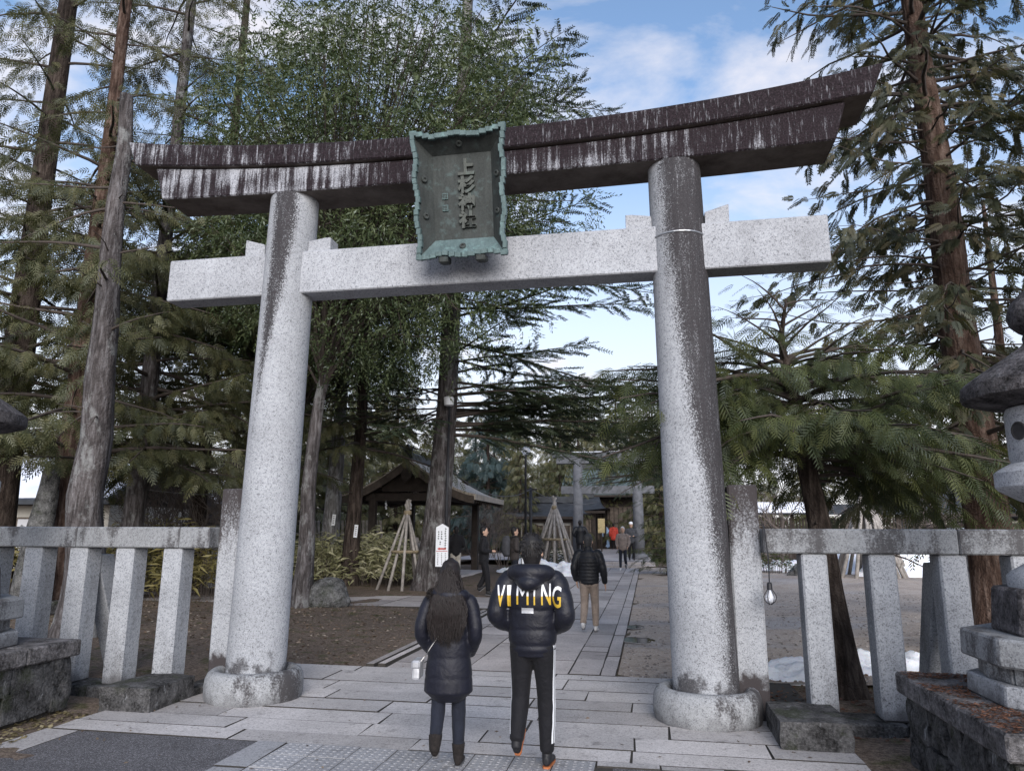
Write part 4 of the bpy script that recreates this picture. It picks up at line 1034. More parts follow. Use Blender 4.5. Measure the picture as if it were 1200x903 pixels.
# --- water pavilion
Y0c, Y1c = 23.4, 28.2
pk = at_y(478, 540, Y0c); le = at_y(399, 583, Y0c)
hw = pk.x-le.x; zr, ze = pk.z-zg(24), le.z-zg(24); dl = Y1c-Y0c
ch = empty('water_pavilion', (pk.x, (Y0c+Y1c)/2, zg(25)), 0, 'open wooden water pavilion with curved gabled shingle roof', 'pavilion')
def rz_(t): return ze+(zr-ze)*((1-t)**1.45)
for s in (-1, 1):
    V = []; n = 12
    for i in range(n+1):
        t = i/n; x = s*hw*t
        for yy in (-dl/2, dl/2): V += [(x, yy, rz_(t)+.10), (x, yy, rz_(t)-.09)]
    Fs = []
    for i in range(n):
        a = i*4; Fs += [(a, a+4, a+6, a+2), (a+1, a+3, a+7, a+5), (a, a+1, a+5, a+4), (a+2, a+6, a+7, a+3)]
    Fs += [(0, 2, 3, 1), (n*4, n*4+1, n*4+3, n*4+2)]
    mb = MB().add(V, Fs); o = mb.build('roof_slope', M['shingle'], ch); autosmooth(o, 40)
    for yy in (-dl/2-.06, dl/2+.06):
        V = []; Fs = []
        for i in range(n+1):
            t = i/n; x = s*(hw*t*.985); q = rz_(t)
            V += [(x, yy-.05, q+.03), (x, yy+.05, q+.03), (x, yy+.05, q-.26+.05*t), (x, yy-.05, q-.26+.05*t)]
        for i in range(n):
            a = i*4
            for k in range(4): Fs.append((a+k, a+(k+1) % 4, a+4+(k+1) % 4, a+4+k))
        Fs += [(0, 3, 2, 1), (n*4, n*4+1, n*4+2, n*4+3)]
        MB().add(V, Fs).build('bargeboard', M['wood_mid'], ch)
    for k in range(14):    # rafters under the eaves
        y = -dl/2+.25+k*(dl-.5)/13
        MB().bar((s*hw*.96, y, rz_(.96)-.15), (s*hw*.45, y, rz_(.45)-.17), .07, .09).build('rafter', M['wood_dark'], ch)
    MB().bar((s*hw*.55, -dl/2+.2, ze+.02), (s*hw*.55, dl/2-.2, ze+.02), .2, .24).build('wall_plate', M['wood_dark'], ch)
rg = MB().box((0, 0, zr+.16), (.26, dl+.1, .26)).build('ridge', M['tile_roof'], ch, bevel=.03)
for yy in (-dl/2-.02, dl/2+.02):
    MB().prism([(-.2, 0), (.2, 0), (.15, .22), (.22, .40), (.08, .34), (0, .48), (-.08, .34), (-.22, .40), (-.15, .22)], -.07, .07).build('ridge_ornament', M['tile_roof'], rg, loc=(0, yy, zr+.1))
    MB().prism([(-.09, .0), (-.20, -.2), (-.13, -.38), (0, -.48), (.13, -.38), (.20, -.2), (.09, 0)], -.04, .04).build('gable_pendant', M['wood_dark'], ch, loc=(0, yy*1.03, zr-.25))
    MB().box((0, 0, ze+.02), (hw*1.3, .18, .26)).build('cross_beam', M['wood_dark'], ch, loc=(0, yy*.86, 0))
    MB().box((0, 0, (ze+zr)/2-.1), (hw*.85, .08, (zr-ze)*.5)).build('gable_panel', M['wood_dark'], ch, loc=(0, yy*.84, 0))
    for x in (-hw*.55, hw*.55):
        MB().box((x, yy*.86, ze/2), (.24, .24, ze+.1)).build('post', M['wood_dark'], ch, bevel=.02)
for x in (-.62, 0.05, .62):
    o = MB(); o.bar((0, 0, 0), (0, 0, -.10), .012)
    for k in range(4): o.box((.02*(k % 2), 0, -.10-.055*k), (.06, .012, .06))
    o.build('paper_streamer', M['white'], ch, loc=(x*hw*.55, -dl/2*.86-.12, ze-.10))
bs2 = MB().box((0, 0, .42), (1.5, 2.4, .84), taper=1.06).build('water_basin', M['mossy'], ch, bevel=.05)
MB().box((0, 0, .02), (3.6, 4.0, .12)).build('floor_slab', M['path_slab'], ch)
# slatted winter screens left of the pavilion
def slat_screen(x, y, w, h, n, label, lean=.35):
    g = empty('slat_screen', (x, y, zg(y)), 0, label, 'screen', 'winter slat screens')
    for i in range(n):
        q = -w/2+w*i/(n-1)
        MB().bar((q, 0, -.05), (q*.75-.25, lean, h), .085, .03).build('slat', M['pole'], g)
    for z in (.35, .75): MB().bar((-w/2-.1-.25*z, lean*z-.03, h*z), (w/2-.1*z-.2*z, lean*z-.03, h*z), .04).build('crossbar', M['pole'], g)
for u, Y, w, n in ((404, 24.5, 1.1, 7), (437, 24.2, 1.0, 7), (365, 25, .9, 6)):
    slat_screen(at_y(u, 620, Y).x, Y, w, 1.9, n, 'pale slatted winter screen leaning behind the bamboo grass')
# --- tepees of poles protecting shrubs
def tepee(x, y, h, r, n, label, seed, name='pole_tepee', m='pole', ring=True, pr=.035):
    R = random.Random(seed); g = empty(name, (x, y, zg(y)), 0, label, 'pole frame')
    for i in range(n):
        a = 2*PI*i/n+R.uniform(-.15, .15); rr_ = r*R.uniform(.85, 1.1)
        b = Vector((rr_*math.cos(a), rr_*math.sin(a), -.04)); t = Vector((-.07*math.cos(a), -.07*math.sin(a), h*R.uniform(.94, 1.06)))
        MB().tube([b, b.lerp(t, .5), t], [pr*1.1, pr, pr*.8], 7).build('pole', M[m], g, smooth=True)
    MB().lathe([(.10, h*.86), (.115, h*.885), (.10, h*.91)], 12).build('binding', M['rope'], g)
    if ring:
        MB().lathe([(r*.57, h*.42), (r*.60, h*.435), (r*.57, h*.45)], 14).build('tie_ring', M['rope'], g)
p = at_y(475, 688, 19.6); tepee(p.x, 19.6, 2.35, .75, 9, 'low tepee of mixed poles in front of the water pavilion', 4, pr=.04)
p = at_y(650, 655, 29.0); tepee(p.x, 29.0, 2.75, .95, 12, 'tall tepee of grey poles beside the far torii post', 5, pr=.055)
p = at_y(1022, 690, 27.5); tepee(p.x, 27.5, 3.1, 1.25, 20, 'dense pale pole tepee standing in the snow across the gravel yard', 6, pr=.06)
p = at_y(40, 640, 12.6)
# stone stele (left), wrapped stump
g = empty('stone_stele', (at_y(42, 640, 12.6).x, 12.6, .03), 0, 'rough tapered stone stele leaning behind the left fence', 'stone stele')
mb = MB(); R = random.Random(2)
mb.tube([(0, 0, -.1), (.02, 0, .8), (.05, 0, 1.6), (.1, .02, 2.3), (.12, .02, 2.78), (.12, .02, 2.86)], [(.42, .3), (.36, .27), (.27, .2), (.2, .16), (.17, .12), (.09, .07)], 14, jit=.06, rng=R)
mb.build('stone', M['rock'], g, smooth=True); mb = MB().box((0, 0, .1), (1.1, .8, .26)); mb.build('base', M['mossy'], g, bevel=.04)
# rock by the side path
def boulder(loc, r, label, seed, m='rock'):
    bm = bmesh.new(); bmesh.ops.create_icosphere(bm, subdivisions=4, radius=1)
    for vv in bm.verts:
        n = fbm(vv.co.x*1.1+seed, vv.co.y*1.1, vv.co.z*1.1, 5); vv.co *= 1+.22*n
        vv.co = Vector((vv.co.x*r[0], vv.co.y*r[1], max(vv.co.z, -.45)*r[2]))
    me = bpy.data.meshes.new('boulder'); bm.to_mesh(me); bm.free()
    o = link('boulder', me, M[m], loc=loc, smooth=True); return tag(o, label, 'rock')
q = on_ground(384, 711); boulder((q.x, q.y, zg(q.y)+.20), (.50, .36, .42), 'rounded dark boulder in front of the bamboo grass', 3)
q = at_y(905, 668, 27); boulder((q.x+1.2, 27.6, zg(27)+.12), (.6, .4, .3), 'flat dark boulder in snow behind the hanging bulb', 9)

# --- sign board
sg = empty('notice_board', (at_y(518, 640, 18.2).x, 18.2, zg(18.2)), 0, 'white pointed notice board with red arrow in front of the great fir', 'sign')
zc = at_y(518, 640, 18.2).z-zg(18.2)
MB().box((0, .05, (zc+.4)/2), (.07, .07, zc+.4)).build('post', M['black_metal'], sg)
bd = MB().prism([(-.165, zc-.50), (.165, zc-.50), (.165, zc+.48), (0, zc+.57), (-.165, zc+.48)], -.015, .012).build('board', M['white'], sg, bevel=.003)
R = random.Random(8); mk = MB()
for cx, z0, n, s in ((.09, .44, 9, .046), (-.01, .37, 4, .042), (-.09, .37, 4, .042), (-.05, .11, 2, .04)):
    for i in range(n):
        zz = zc+z0-i*.058
        for _ in range(3): mk.box((cx+R.uniform(-.01, .01), -.018, zz+R.uniform(-.012, .012)), (s*R.uniform(.4, 1), .003, .012))
        mk.box((cx, -.018, zz), (.011, .003, s*.85))
mk.build('lettering', M['ink'], bd)
ar = MB(); ar.prism([(-.12, zc-.055), (-.06, zc-.02), (-.06, zc-.035), (.11, zc-.035), (.11, zc-.075), (-.06, zc-.075), (-.06, zc-.09)], -.019, -.016); ar.build('arrow', M['red'], bd)
MB().box((0, -.018, zc-.115), (.30, .003, .014)).build('red_line', M['red'], bd)
mk = MB()
for cx in (.1, .0, -.1):
    for i in range(7): mk.box((cx+R.uniform(-.01, .01), -.018, zc-.17-i*.045), (.035*R.uniform(.5, 1), .003, .010)); mk.box((cx, -.018, zc-.17-i*.045), (.008, .003, .034))
mk.build('small_lettering', M['wire'], bd)
def tree_tag(u, v, Y, h, label):
    p = at_y(u, v, Y); g = tag(MB().box((0, 0, 0), (.11, .015, h)).build('tree_tag', M['white'], loc=p, rot=(.0, .08, 0), bevel=.002), label, 'tag')
    k = MB()
    for i in range(5): k.box((0, -.010, h*.32-i*h*.15), (.05, .003, .018))
    k.build('lettering', M['wire'], g)
tree_tag(417, 622, 19.93, .36, 'white name tag nailed to the brown cedar trunk')
tree_tag(391, 609, 21.15, .34, 'white name tag on the pale lichened trunk')
tree_tag(506, 627, 19.93, .26, 'small white tag on the great fir trunk')

# --- lamp posts, wires
lp = at_y(522, 660, 18.9); LH = at_y(522, 476, 18.9).z-zg(18.9)
g = empty('lamp_post', (lp.x, 18.9, zg(18.9)), 0, 'slim dark lamp post with white box lamp against the fir trunk', 'lamp post')
MB().tube([(0, 0, -.05), (0, 0, LH*.5), (.02, 0, LH)], [.045, .038, .035], 10).build('pole', M['black_metal'], g, smooth=True)
lb = MB().lathe([(.06, LH), (.13, LH+.03), (.145, LH+.22), (.13, LH+.25), (.04, LH+.28)], 16).build('lamp_head', M['white'], g); autosmooth(lb, 40)
gp = at_y(622, 528, 27.0); g = empty('globe_lamp', (gp.x-.2, 27, zg(27)), 0, 'lamp post with a clear glass globe above the snow heap', 'lamp post')
t = NT('lamp_glass'); M['glass'] = t.pbr((.80, .82, .88), .12, spec=.8, **{'Transmission Weight': .45})
GH = gp.z-zg(27)
MB().tube([(0, 0, -.05), (0, 0, GH-.35), (.02, 0, GH-.17)], [.05, .04, .035], 10).build('pole', M['black_metal'], g, smooth=True)
bm = bmesh.new(); bmesh.ops.create_uvsphere(bm, u_segments=20, v_segments=12, radius=.17); me = bpy.data.meshes.new('globe'); bm.to_mesh(me); bm.free()
gl = link('globe', me, M['glass'], g, loc=(.02, 0, GH), smooth=True); MB().lathe([(.05, -.17), (.07, -.13), (.05, -.12)], 12).build('collar', M['black_metal'], gl)
bp = at_y(622, 640, 28.2); BH = at_y(622, 571, 28.2).z-zg(28.2)
g = empty('cable_post', (bp.x, 28.2, zg(28.2)), 0, 'black post carrying sagging cables beside the pole tepee', 'post')
MB().tube([(0, 0, -.05), (0, 0, BH*.5), (0, 0, BH)], .06, 8).build('pole', M['black_metal'], g, smooth=True); MB().box((0, 0, BH-.08), (.5, .06, .06)).build('crossarm', M['black_metal'], g)
def cable(a, b, sag, label, r=.013, n=14):
    a, b = Vector(a), Vector(b); P = [a.lerp(b, i/n)-Vector((0, 0, sag*4*(i/n)*(1-i/n))) for i in range(n+1)]
    return tag(MB().tube(P, r, 5).build('cable', M['wire'], smooth=True), label, 'cable')
A1, A2, A3, A4 = at_y(416, 487, 20.1), at_y(478, 527, 23.3), at_y(524, 546, 21.0), at_y(622, 573, 28.2)
cable(A1, A2, .10, 'pale cable from the brown cedar down to the pavilion ridge'); cable(A2+Vector((0, 0, .1)), A3, .05, 'pale cable crossing the fir trunk from the pavilion ridge', .016)
cable(A3, A4, .55, 'sagging cable between the fir trunk and the black post'); cable(A4, at_y(700, 588, 33), .3, 'cable from the black post towards the far torii')
cable(at_y(140, 568, 15.0), at_y(300, 577, 16.5), .12, 'thin dark cable strung among the bare shrubs', .014)
# hanging bulb at the right fence
hb = at_y(902, 690, TY-.19); g = empty('hanging_bulb', hb, 0, 'clear bulb in a wire guard hanging from the stone rail', 'light bulb')
MB().tube([(0, 0, .05), (.005, 0, .25), (-.01, 0, .48), (-.012, .03, .545), (-.012, .25, .56)], .006, 5).build('flex', M['black_metal'], g)
MB().lathe([(.012, .06), (.022, .05), (.024, 0.0), (.018, -.005)], 10).build('socket', M['black_metal'], g)
bb = MB().lathe([(.016, -.002), (.020, -.02), (.040, -.055), (.044, -.075), (.036, -.10), (.015, -.118), (.002, -.12)], 16).build('bulb', M['glass'], g, smooth=True)
gd = MB()
for k in range(6):
    a = k*PI/3; gd.tube([(.02*math.cos(a), .02*math.sin(a), .0), (.055*math.cos(a), .055*math.sin(a), -.06), (.045*math.cos(a), .045*math.sin(a), -.10), (0.01*math.cos(a), .01*math.sin(a), -.13)], .003, 4)
gd.build('guard', M['black_metal'], g)
# gutter cable up the end post
# --- far torii and shrine hall
FY = 34.0; fz = zp(FY)
lpst = at_y(677, 610, FY); ftz1 = at_y(677, 535, FY).z-fz; ftz0 = at_y(677, 574, FY).z-fz
ft = empty('far_torii', (-1.85, FY, fz), 0, 'grey second torii half hidden by pine boughs before the hall', 'torii')
hx = -1.85-lpst.x
M['grey_stone'] = m_simple('grey_torii_stone', (.115, .12, .135), .8, noise_amt=.3, scale=4)
for s in (-1, 1):
    MB().tube([(s*hx, 0, -.1), (s*hx*.97, 0, ftz1-.2)], [.25, .22], 20).build('pillar', M['grey_stone'], ft, smooth=True)
    MB().lathe([(.36, -.05), (.38, .1), (.34, .22), (.26, .26)], 20, (s*hx, 0, 0)).build('pillar_base', M['grey_stone'], ft, smooth=True)
MB().box((0, 0, ftz0), (hx*2+1.5, .24, .36)).build('tie_beam', M['grey_stone'], ft, bevel=.01)
MB().box((0, 0, ftz1-.18), (hx*2+1.9, .42, .3)).build('lintel', M['grey_stone'], ft, bevel=.01)
MB().box((0, 0, ftz1+.08), (hx*2+2.3, .5, .22)).build('top_beam', M['grey_stone'], ft, bevel=.01)
MB().box((0, 0, ftz1+.205), (hx*2+2.2, .44, .03)).build('snow_cap', M['roof_snow'], ft)

def hall(name, label, x, y, z, w, d, h, roof_h, roof_m, wall_m, over=.9, bays=5, snow=False, cat='building', lattice=True):
    g = empty(name, (x, y, z), 0, label, cat)
    MB().box((0, d/2, h/2), (w, d, h)).build('wall', M[wall_m], g)
    for i in range(bays+1):
        MB().box((-w/2+w*i/bays, -.06, h/2), (.2, .2, h)).build('post', M['wood_dark'], g)
    for i in range(bays):
        cx = -w/2+w*(i+.5)/bays; bw = w/bays-.35
        if lattice:
            sc_ = MB().box((cx, -.02, h*.48), (bw, .06, h*.62)).build('screen', M['wood_mid'], g)
            k = MB()
            for q in range(6): k.box((cx-bw/2+bw*(q+.5)/6, -.06, h*.48), (.05, .04, h*.6))
            k.box((cx, -.065, h*.48), (bw, .04, .06)); k.build('lattice', M['wood_dark'], sc_)
    MB().box((0, -.08, h-.18), (w+.3, .22, .24)).build('beam', M['wood_dark'], g)
    n = 10; V = []; Fs = []
    for i in range(n+1):
        t = i/n; q = h+roof_h*(t**1.4); dd = (1-t)*(d/2+over)
        ww = w/2+over*(1-t*.55)+.35*(1-t)**3
        lift = .22*(1-t)**2
        V += [(-ww, d/2-dd, q+lift), (-ww*.6, d/2-dd, q), (ww*.6, d/2-dd, q), (ww, d/2-dd, q+lift), (ww, d/2+dd, q+lift), (-ww, d/2+dd, q+lift)]
    for i in range(n):
        a = i*6
        for k in range(6): Fs.append((a+k, a+(k+1) % 6, a+6+(k+1) % 6, a+6+k))
    Fs += [tuple(reversed(range(6))), tuple(n*6+k for k in range(6))]
    rf = MB().add(V, Fs).build('roof', M[roof_m], g)
    MB().box((0, -over+.02, h-.04), (w+over*2+.3, .16, .14)).build('eave_board', M['wood_dark'], g)
    MB().box((0, d/2, h+roof_h+.1), (w*.9+.6, .4, .34)).build('ridge', M['tile_roof'], rf)
    return g
hx_ = at_y(725, 600, 62); hall('shrine_hall', 'dark timber shrine hall with green copper eaves behind the visitors', hx_.x, 62, zp(62), 11, 6, 3.2, 2.4, 'copper_green', 'wood_dark', 1.4, 6)
ph = at_y(705, 625, 46); hall('shrine_gate', 'dark timber gate with sweeping copper eaves past the far torii', at_y(728, 620, 50).x, 50, zp(50), 6.5, 2.5, 3.5, 2.0, 'copper_green', 'wood_dark', 1.1, 3)
hall('gate_corridor', 'long low timber corridor with blue grey roof beside the far torii', at_y(628, 620, 47).x, 47, zp(47)-.1, 7.5, 3, 2.5, 1.0, 'tile_roof', 'wood_dark', .6, 4)
hall('office_booth', 'small white booth with tiled roof behind the pole tepee', at_y(640, 620, 40).x, 40, zp(40)-.15, 3.0, 2.4, 2.1, .9, 'tile_roof', 'plaster', .5, 2)
# visitors' lantern sign near hall, banner
g = empty('paper_lantern_sign', (at_y(705, 630, 44).x, 44, zp(44)), 0, 'yellowish standing sign board before the hall steps', 'sign')
MB().tube([(0, 0, -.03), (0, 0, 1.1)], .04, 8).build('post', M['wood_dark'], g); MB().box((0, 0, 1.5), (.42, .08, .85)).build('board', m_simple('aged_paper', (.42, .34, .18), .7), g, bevel=.02)
g = empty('red_lantern', (at_y(669, 628, 41).x, 41, zp(41)), 0, 'small red and white banner pole beside the far torii post', 'banner')
MB().tube([(0, 0, -.03), (0, 0, 2.1)], .03, 8).build('post', M['black_metal'], g); MB().box((0, 0, 1.75), (.26, .05, .5)).build('banner', M['red'], g); MB().box((0, 0, 1.15), (.22, .05, .55)).build('white_banner', M['white'], g)

# --- right background: timber fence with snowy roof, lantern with snow
def paling(x0, x1, y, h, label, n):
    g = empty('timber_fence', (x0, y, zg(y)), 0, label, 'fence'); w = x1-x0
    for i in range(n): MB().box((w*(i+.5)/n, 0, h*.45), (w/n*.55, .05, h*.9)).build('paling', M['wood_dark'], g)
    for i in range(int(w/2.4)+1): MB().box((i*2.4, .08, h/2), (.16, .16, h+.1)).build('post', M['wood_dark'], g)
    for z in (.22, .62): MB().box((w/2, .06, h*z), (w, .06, .10)).build('rail', M['wood_mid'], g)
    rf = MB().prism([(-.45, h*.97), (.45, h*.97), (0, h*1.18)], 0, w, 'X').build('roof', M['tile_roof'], g)
    return g, w, h
g, w, h = paling(at_y(870, 620, 38).x, at_y(1105, 620, 38).x, 38, 2.35, 'dark paling fence with small tiled roof across the gravel yard', 62)
MB().prism([(-.46, h*1.0), (-.02, h*1.20), (0, h*1.225), (-.47, h*1.03)], .2, 3.0, 'X').build('snow_cover', M['roof_snow'], g)
hall('roofed_wall', 'low snow dusted tiled outbuilding beyond the young cypress', at_y(1150, 620, 40).x, 40, zg(40), 6, 3, 2.3, 1.2, 'tile_roof', 'plaster', .6, 3)
g = empty('snow_capped_lantern', (at_y(1132, 640, 15.5).x, 15.5, zg(15.5)), 0, 'small stone lantern with a cap of snow in the gravel yard', 'stone lantern')
o = MB().lathe([(.30, -.05), (.30, .2), (.16, .25), (.13, .9), (.25, 1.0), (.25, 1.12), (.16, 1.13), (.16, 1.4)], 20).build('body', M['grey_stone'], g); autosmooth(o, 40)
MB().box((0, 0, 1.47), (.70, .62, .13), taper=.92).build('roof', M['lantern_dark'], g, bevel=.02)
o = MB().box((0, 0, 1.625), (.60, .54, .17), taper=.85).build('snow_cap', M['snow'], g, bevel=.05, seg=2)
g = empty('white_post', (at_y(1146, 650, 24).x, 24, zg(24)), 0, 'plain pale post standing in the snow bank', 'post')
MB().box((0, 0, 1.5), (.14, .14, 3.2)).build('shaft', M['white'], g, bevel=.01); MB().box((0, 0, .06), (.4, .4, .16)).build('foot', M['grey_stone'], g, bevel=.02)
# --- left: house with snow on its roof
hx0 = at_y(30, 560, 24); hg = empty('snowy_house', (hx0.x-1.5, 24, zg(24)), 0, 'low house with thick blue white snow on its roof', 'house')
MB().box((0, 2.5, 1.2), (10.5, 4.8, 2.5)).build('wall', M['plaster'], hg)
ez, rz2 = at_y(30, 585, 22.8).z-zg(24), at_y(30, 536, 25.5).z-zg(24)
V = [(-6, -.9, ez), (6, -.9, ez), (6, 2.5, rz2), (-6, 2.5, rz2), (6, 5.9, ez), (-6, 5.9, ez)]
V2 = [(a, b, c-.16) for a, b, c in V]
MB().add(V+V2, [(0, 1, 2, 3), (3, 2, 4, 5), (6, 9, 8, 7), (9, 11, 10, 8), (0, 6, 7, 1), (5, 4, 10, 11), (0, 3, 9, 6), (3, 5, 11, 9), (1, 7, 8, 2), (2, 8, 10, 4)]).build('roof', M['tile_roof'], hg)
V = [(-5.9, -.8, ez+.02), (5.8, -.75, ez+.02), (5.8, 2.5, rz2+.02), (-5.9, 2.5, rz2+.02)]; V2 = [(a, b+.05, c+.17) for a, b, c in V]
MB().add(V+V2, [(0, 3, 2, 1), (4, 5, 6, 7), (0, 1, 5, 4), (1, 2, 6, 5), (2, 3, 7, 6), (3, 0, 4, 7)]).build('roof_snow', M['roof_snow'], hg, bevel=.07, seg=2)
MB().box((0, 2.5, rz2+.1), (12.2, .4, .22)).build('ridge', M['tile_roof'], hg)
for i in range(5):
    wd_ = MB().box((-4.0+2*i, -.0, 1.35), (1.2, .10, 1.3)).build('window', M['wood_mid'], hg); MB().box((-4.0+2*i, -.055, 1.35), (1.05, .02, 1.15)).build('pane', M['glass'], wd_)
# second building seen between trunks
hall('storehouse', 'pale storehouse glimpsed between the cedar trunks and bare shrubs', at_y(180, 600, 34).x, 34, zg(34), 9, 4, 2.6, 1.6, 'roof_snow', 'plaster', .6, 4, lattice=True)
w = at_y(262, 600, 19.2); g = empty('snowy_lantern', (w.x, 19.2, zg(19.2)), 0, 'stone water lantern with snow seen past the left pillar', 'stone lantern')
MB().lathe([(.5, -.05), (.5, .3), (.28, .4), (.24, 1.0), (.45, 1.15), (.45, 1.3), (.3, 1.32), (.3, 1.75)], 8).build('body', M['granite_pale'], g); MB().lathe([(.62, 1.75), (.6, 1.85), (.25, 2.1), (.08, 2.15)], 8).build('roof', M['lantern_dark'], g)

# --- snow
def snow_bank(name, cx, cy, rx, ry, h, seed, label=None):
    N = 40; V = []; Fq = []
    for j in range(N+1):
        for i in range(N+1):
            a, b = -1+2*i/N, -1+2*j/N; r = math.sqrt(a*a+b*b)
            n = fbm(a*2.1+seed, b*2.1, seed, 5)
            z = h*(1-r*r*1.15+.75*n)
            V.append((a*rx, b*ry, max(z, -.12)-.03))
    for j in range(N):
        for i in range(N):
            q = (j*(N+1)+i, j*(N+1)+i+1, (j+1)*(N+1)+i+1, (j+1)*(N+1)+i)
            if max(V[k][2] for k in q) > -.11: Fq.append(q)
    me = bpy.data.meshes.new(name); me.from_pydata(V, [], Fq)
    bm = bmesh.new(); bm.from_mesh(me); bmesh.ops.delete(bm, geom=[v for v in bm.verts if not v.link_faces], context='VERTS'); bm.to_mesh(me); bm.free()
    o = link(name, me, M['snow'], loc=(cx, cy, zg(cy)), smooth=True); tag(o, label, None, None, 'stuff'); return o
for k, (u, v, rx, ry, h) in enumerate(((932, 790, .85, .50, .20), (985, 786, .6, .42, .17), (1085, 782, .8, .42, .17), (1030, 778, .7, .38, .14))):
    q = on_ground(u, v); snow_bank('snow_patch', q.x, q.y, rx, ry, h, k*3.1+1)
for k, (u, Y, rx, ry, h) in enumerate(((915, 31, 2.2, 1.0, .40), (1000, 29.5, 2.6, 1.0, .5), (1085, 28, 2.4, 1.1, .85), (1150, 27.5, 2.2, 1.1, .9), (1060, 31, 2.5, 1.2, .6), (640, 26.5, 1.7, .8, .55), (600, 27.6, .7, .4, .18))):
    q = at_y(u, 660, Y); snow_bank('snow_bank', q.x, Y, rx, ry, h, k*2.7+20)
# --- puddles
t = NT('puddle_water'); M['puddle'] = t.pbr((.03, .028, .024), .06, spec=.5)
for u, v, rx, ry, sd in ((747, 749, .26, .30, 1), (744, 734, .17, .26, 2)):
    q = on_ground(u, v); pts = []
    for k in range(28):
        a = 2*PI*k/28; r = 1+.22*fbm(math.cos(a)*1.2+sd*4, math.sin(a)*1.2, sd, 3); pts.append((rx*r*math.cos(a), ry*r*math.sin(a), 0))
    zz = max(yard_z(q.x+a, q.y+b) for a in (-.25, 0, .25) for b in (-.3, 0, .3))
    me = bpy.data.meshes.new('puddle'); me.from_pydata(pts, [], [tuple(range(28))]); tag(link('puddle', me, M['puddle'], loc=(q.x, q.y, zz+.004)), kind='structure')
    rim = [(p[0]*1.08, p[1]*1.08, -.003) for p in pts]+[(p[0]*.99, p[1]*.99, .004) for p in pts]
    me = bpy.data.meshes.new('ice_rim'); me.from_pydata(rim, [], [(k, (k+1) % 28, (k+1) % 28+28, k+28) for k in range(28)]); tag(link('ice_rim', me, M['pole'], loc=(q.x, q.y, zz+.003)), kind='structure')

# --- leaf litter
R = random.Random(31)
def litter(name, n, fn, size, stops, seed, w=.28):
    P = []; D = []; S = []; Ro = []
    for _ in range(n):
        p = fn()
        if p is None: continue
        P.append(p); a = R.uniform(0, 6.28); D.append((math.cos(a), math.sin(a), R.uniform(-.15, .25))); S.append(size*R.uniform(.5, 1.4)); Ro.append(R.gauss(0, .4))
    o = scatter(name, ([(0, 0, 0), (w, .5, .06), (0, 1, 0), (-w, .5, .06)], [(0, 1, 2, 3)]), P, D, S, Ro, m_leaf(name+'_tone', stops, .1), None, seed)
    return tag(o, kind='stuff')
def left_floor():
    x, y = R.uniform(-13, -3.7), R.uniform(8.95, 16)
    return (x, y, ground_z(x, y)+.008)
litter('fallen_leaves', 5200, left_floor, .055, [(.1, (.06, .04, .028)), (.5, (.17, .12, .085)), (.9, (.40, .35, .29))], 5)
def edge_floor():
    x, y = R.uniform(-5.6, -4.95), R.uniform(3.6, 6.3)
    return (x, y, ground_z(x, y)+.008)
litter('fallen_leaves', 900, edge_floor, .045, [(.1, (.05, .04, .02)), (.5, (.15, .12, .06)), (.9, (.34, .30, .2))], 6)
def cap_top():
    a = R.choice((0, 1)); x, y = 2.66+R.uniform(-.86, .86), 5.30+R.uniform(-.86, .86)
    if (x-2.70)**2+(y-5.3)**2 < .69**2 or abs(fbm(x*2, y*2, 5, 3)) > .42: return None
    return (x, y, .606)
litter('needle_litter', 14000, cap_top, .030, [(.1, (.05, .025, .016)), (.5, (.14, .062, .036)), (.9, (.24, .12, .07))], 7, .10)
def right_floor():
    x, y = R.uniform(1.0, 5.5), R.uniform(6.7, 9.4); z = ground_z(x, y) if y < 8.85 else max(yard_z(x, y), ground_z(x, y))
    return (x, y, z+.008)
litter('fallen_leaves', 2600, right_floor, .05, [(.1, (.04, .022, .016)), (.5, (.12, .06, .04)), (.9, (.25, .15, .10))], 8)

# --- loose pebbles on the yard and beside the path
def yard_floor():
    x, y = R.uniform(-.4, 6.5), 8.9+12*R.random()**1.7
    return (x, y, yard_z(x, y)+.004)
P = [yard_floor() for _ in range(3200)]
o = scatter('pebbles', ([(-.5, -.4, 0), (.5, -.5, 0), (.45, .5, 0), (-.45, .45, 0), (-.25, -.2, .4), (.25, -.25, .4), (.2, .25, .4), (-.2, .2, .4)], [(4, 5, 6, 7), (0, 1, 5, 4), (1, 2, 6, 5), (2, 3, 7, 6), (3, 0, 4, 7)]),
            P, [(math.cos(k), math.sin(k), 0) for k in range(len(P))], [R.uniform(.012, .042) for _ in P], [0]*len(P), m_leaf('pebble_tone', [(.1, (.08, .07, .062)), (.5, (.25, .22, .2)), (.9, (.48, .45, .43))], .0), None, 9)
tag(o, kind='stuff')

def paved_floor():
    y = R.uniform(4.4, 9.0); x = R.uniform(-4.9, 1.4)
    if R.random() > .25 and -4.2 < x < .6: return None
    return (x, y, .006)
litter('fallen_leaves', 520, paved_floor, .034, [(.1, (.05, .03, .02)), (.5, (.13, .09, .06)), (.9, (.28, .22, .16))], 12)
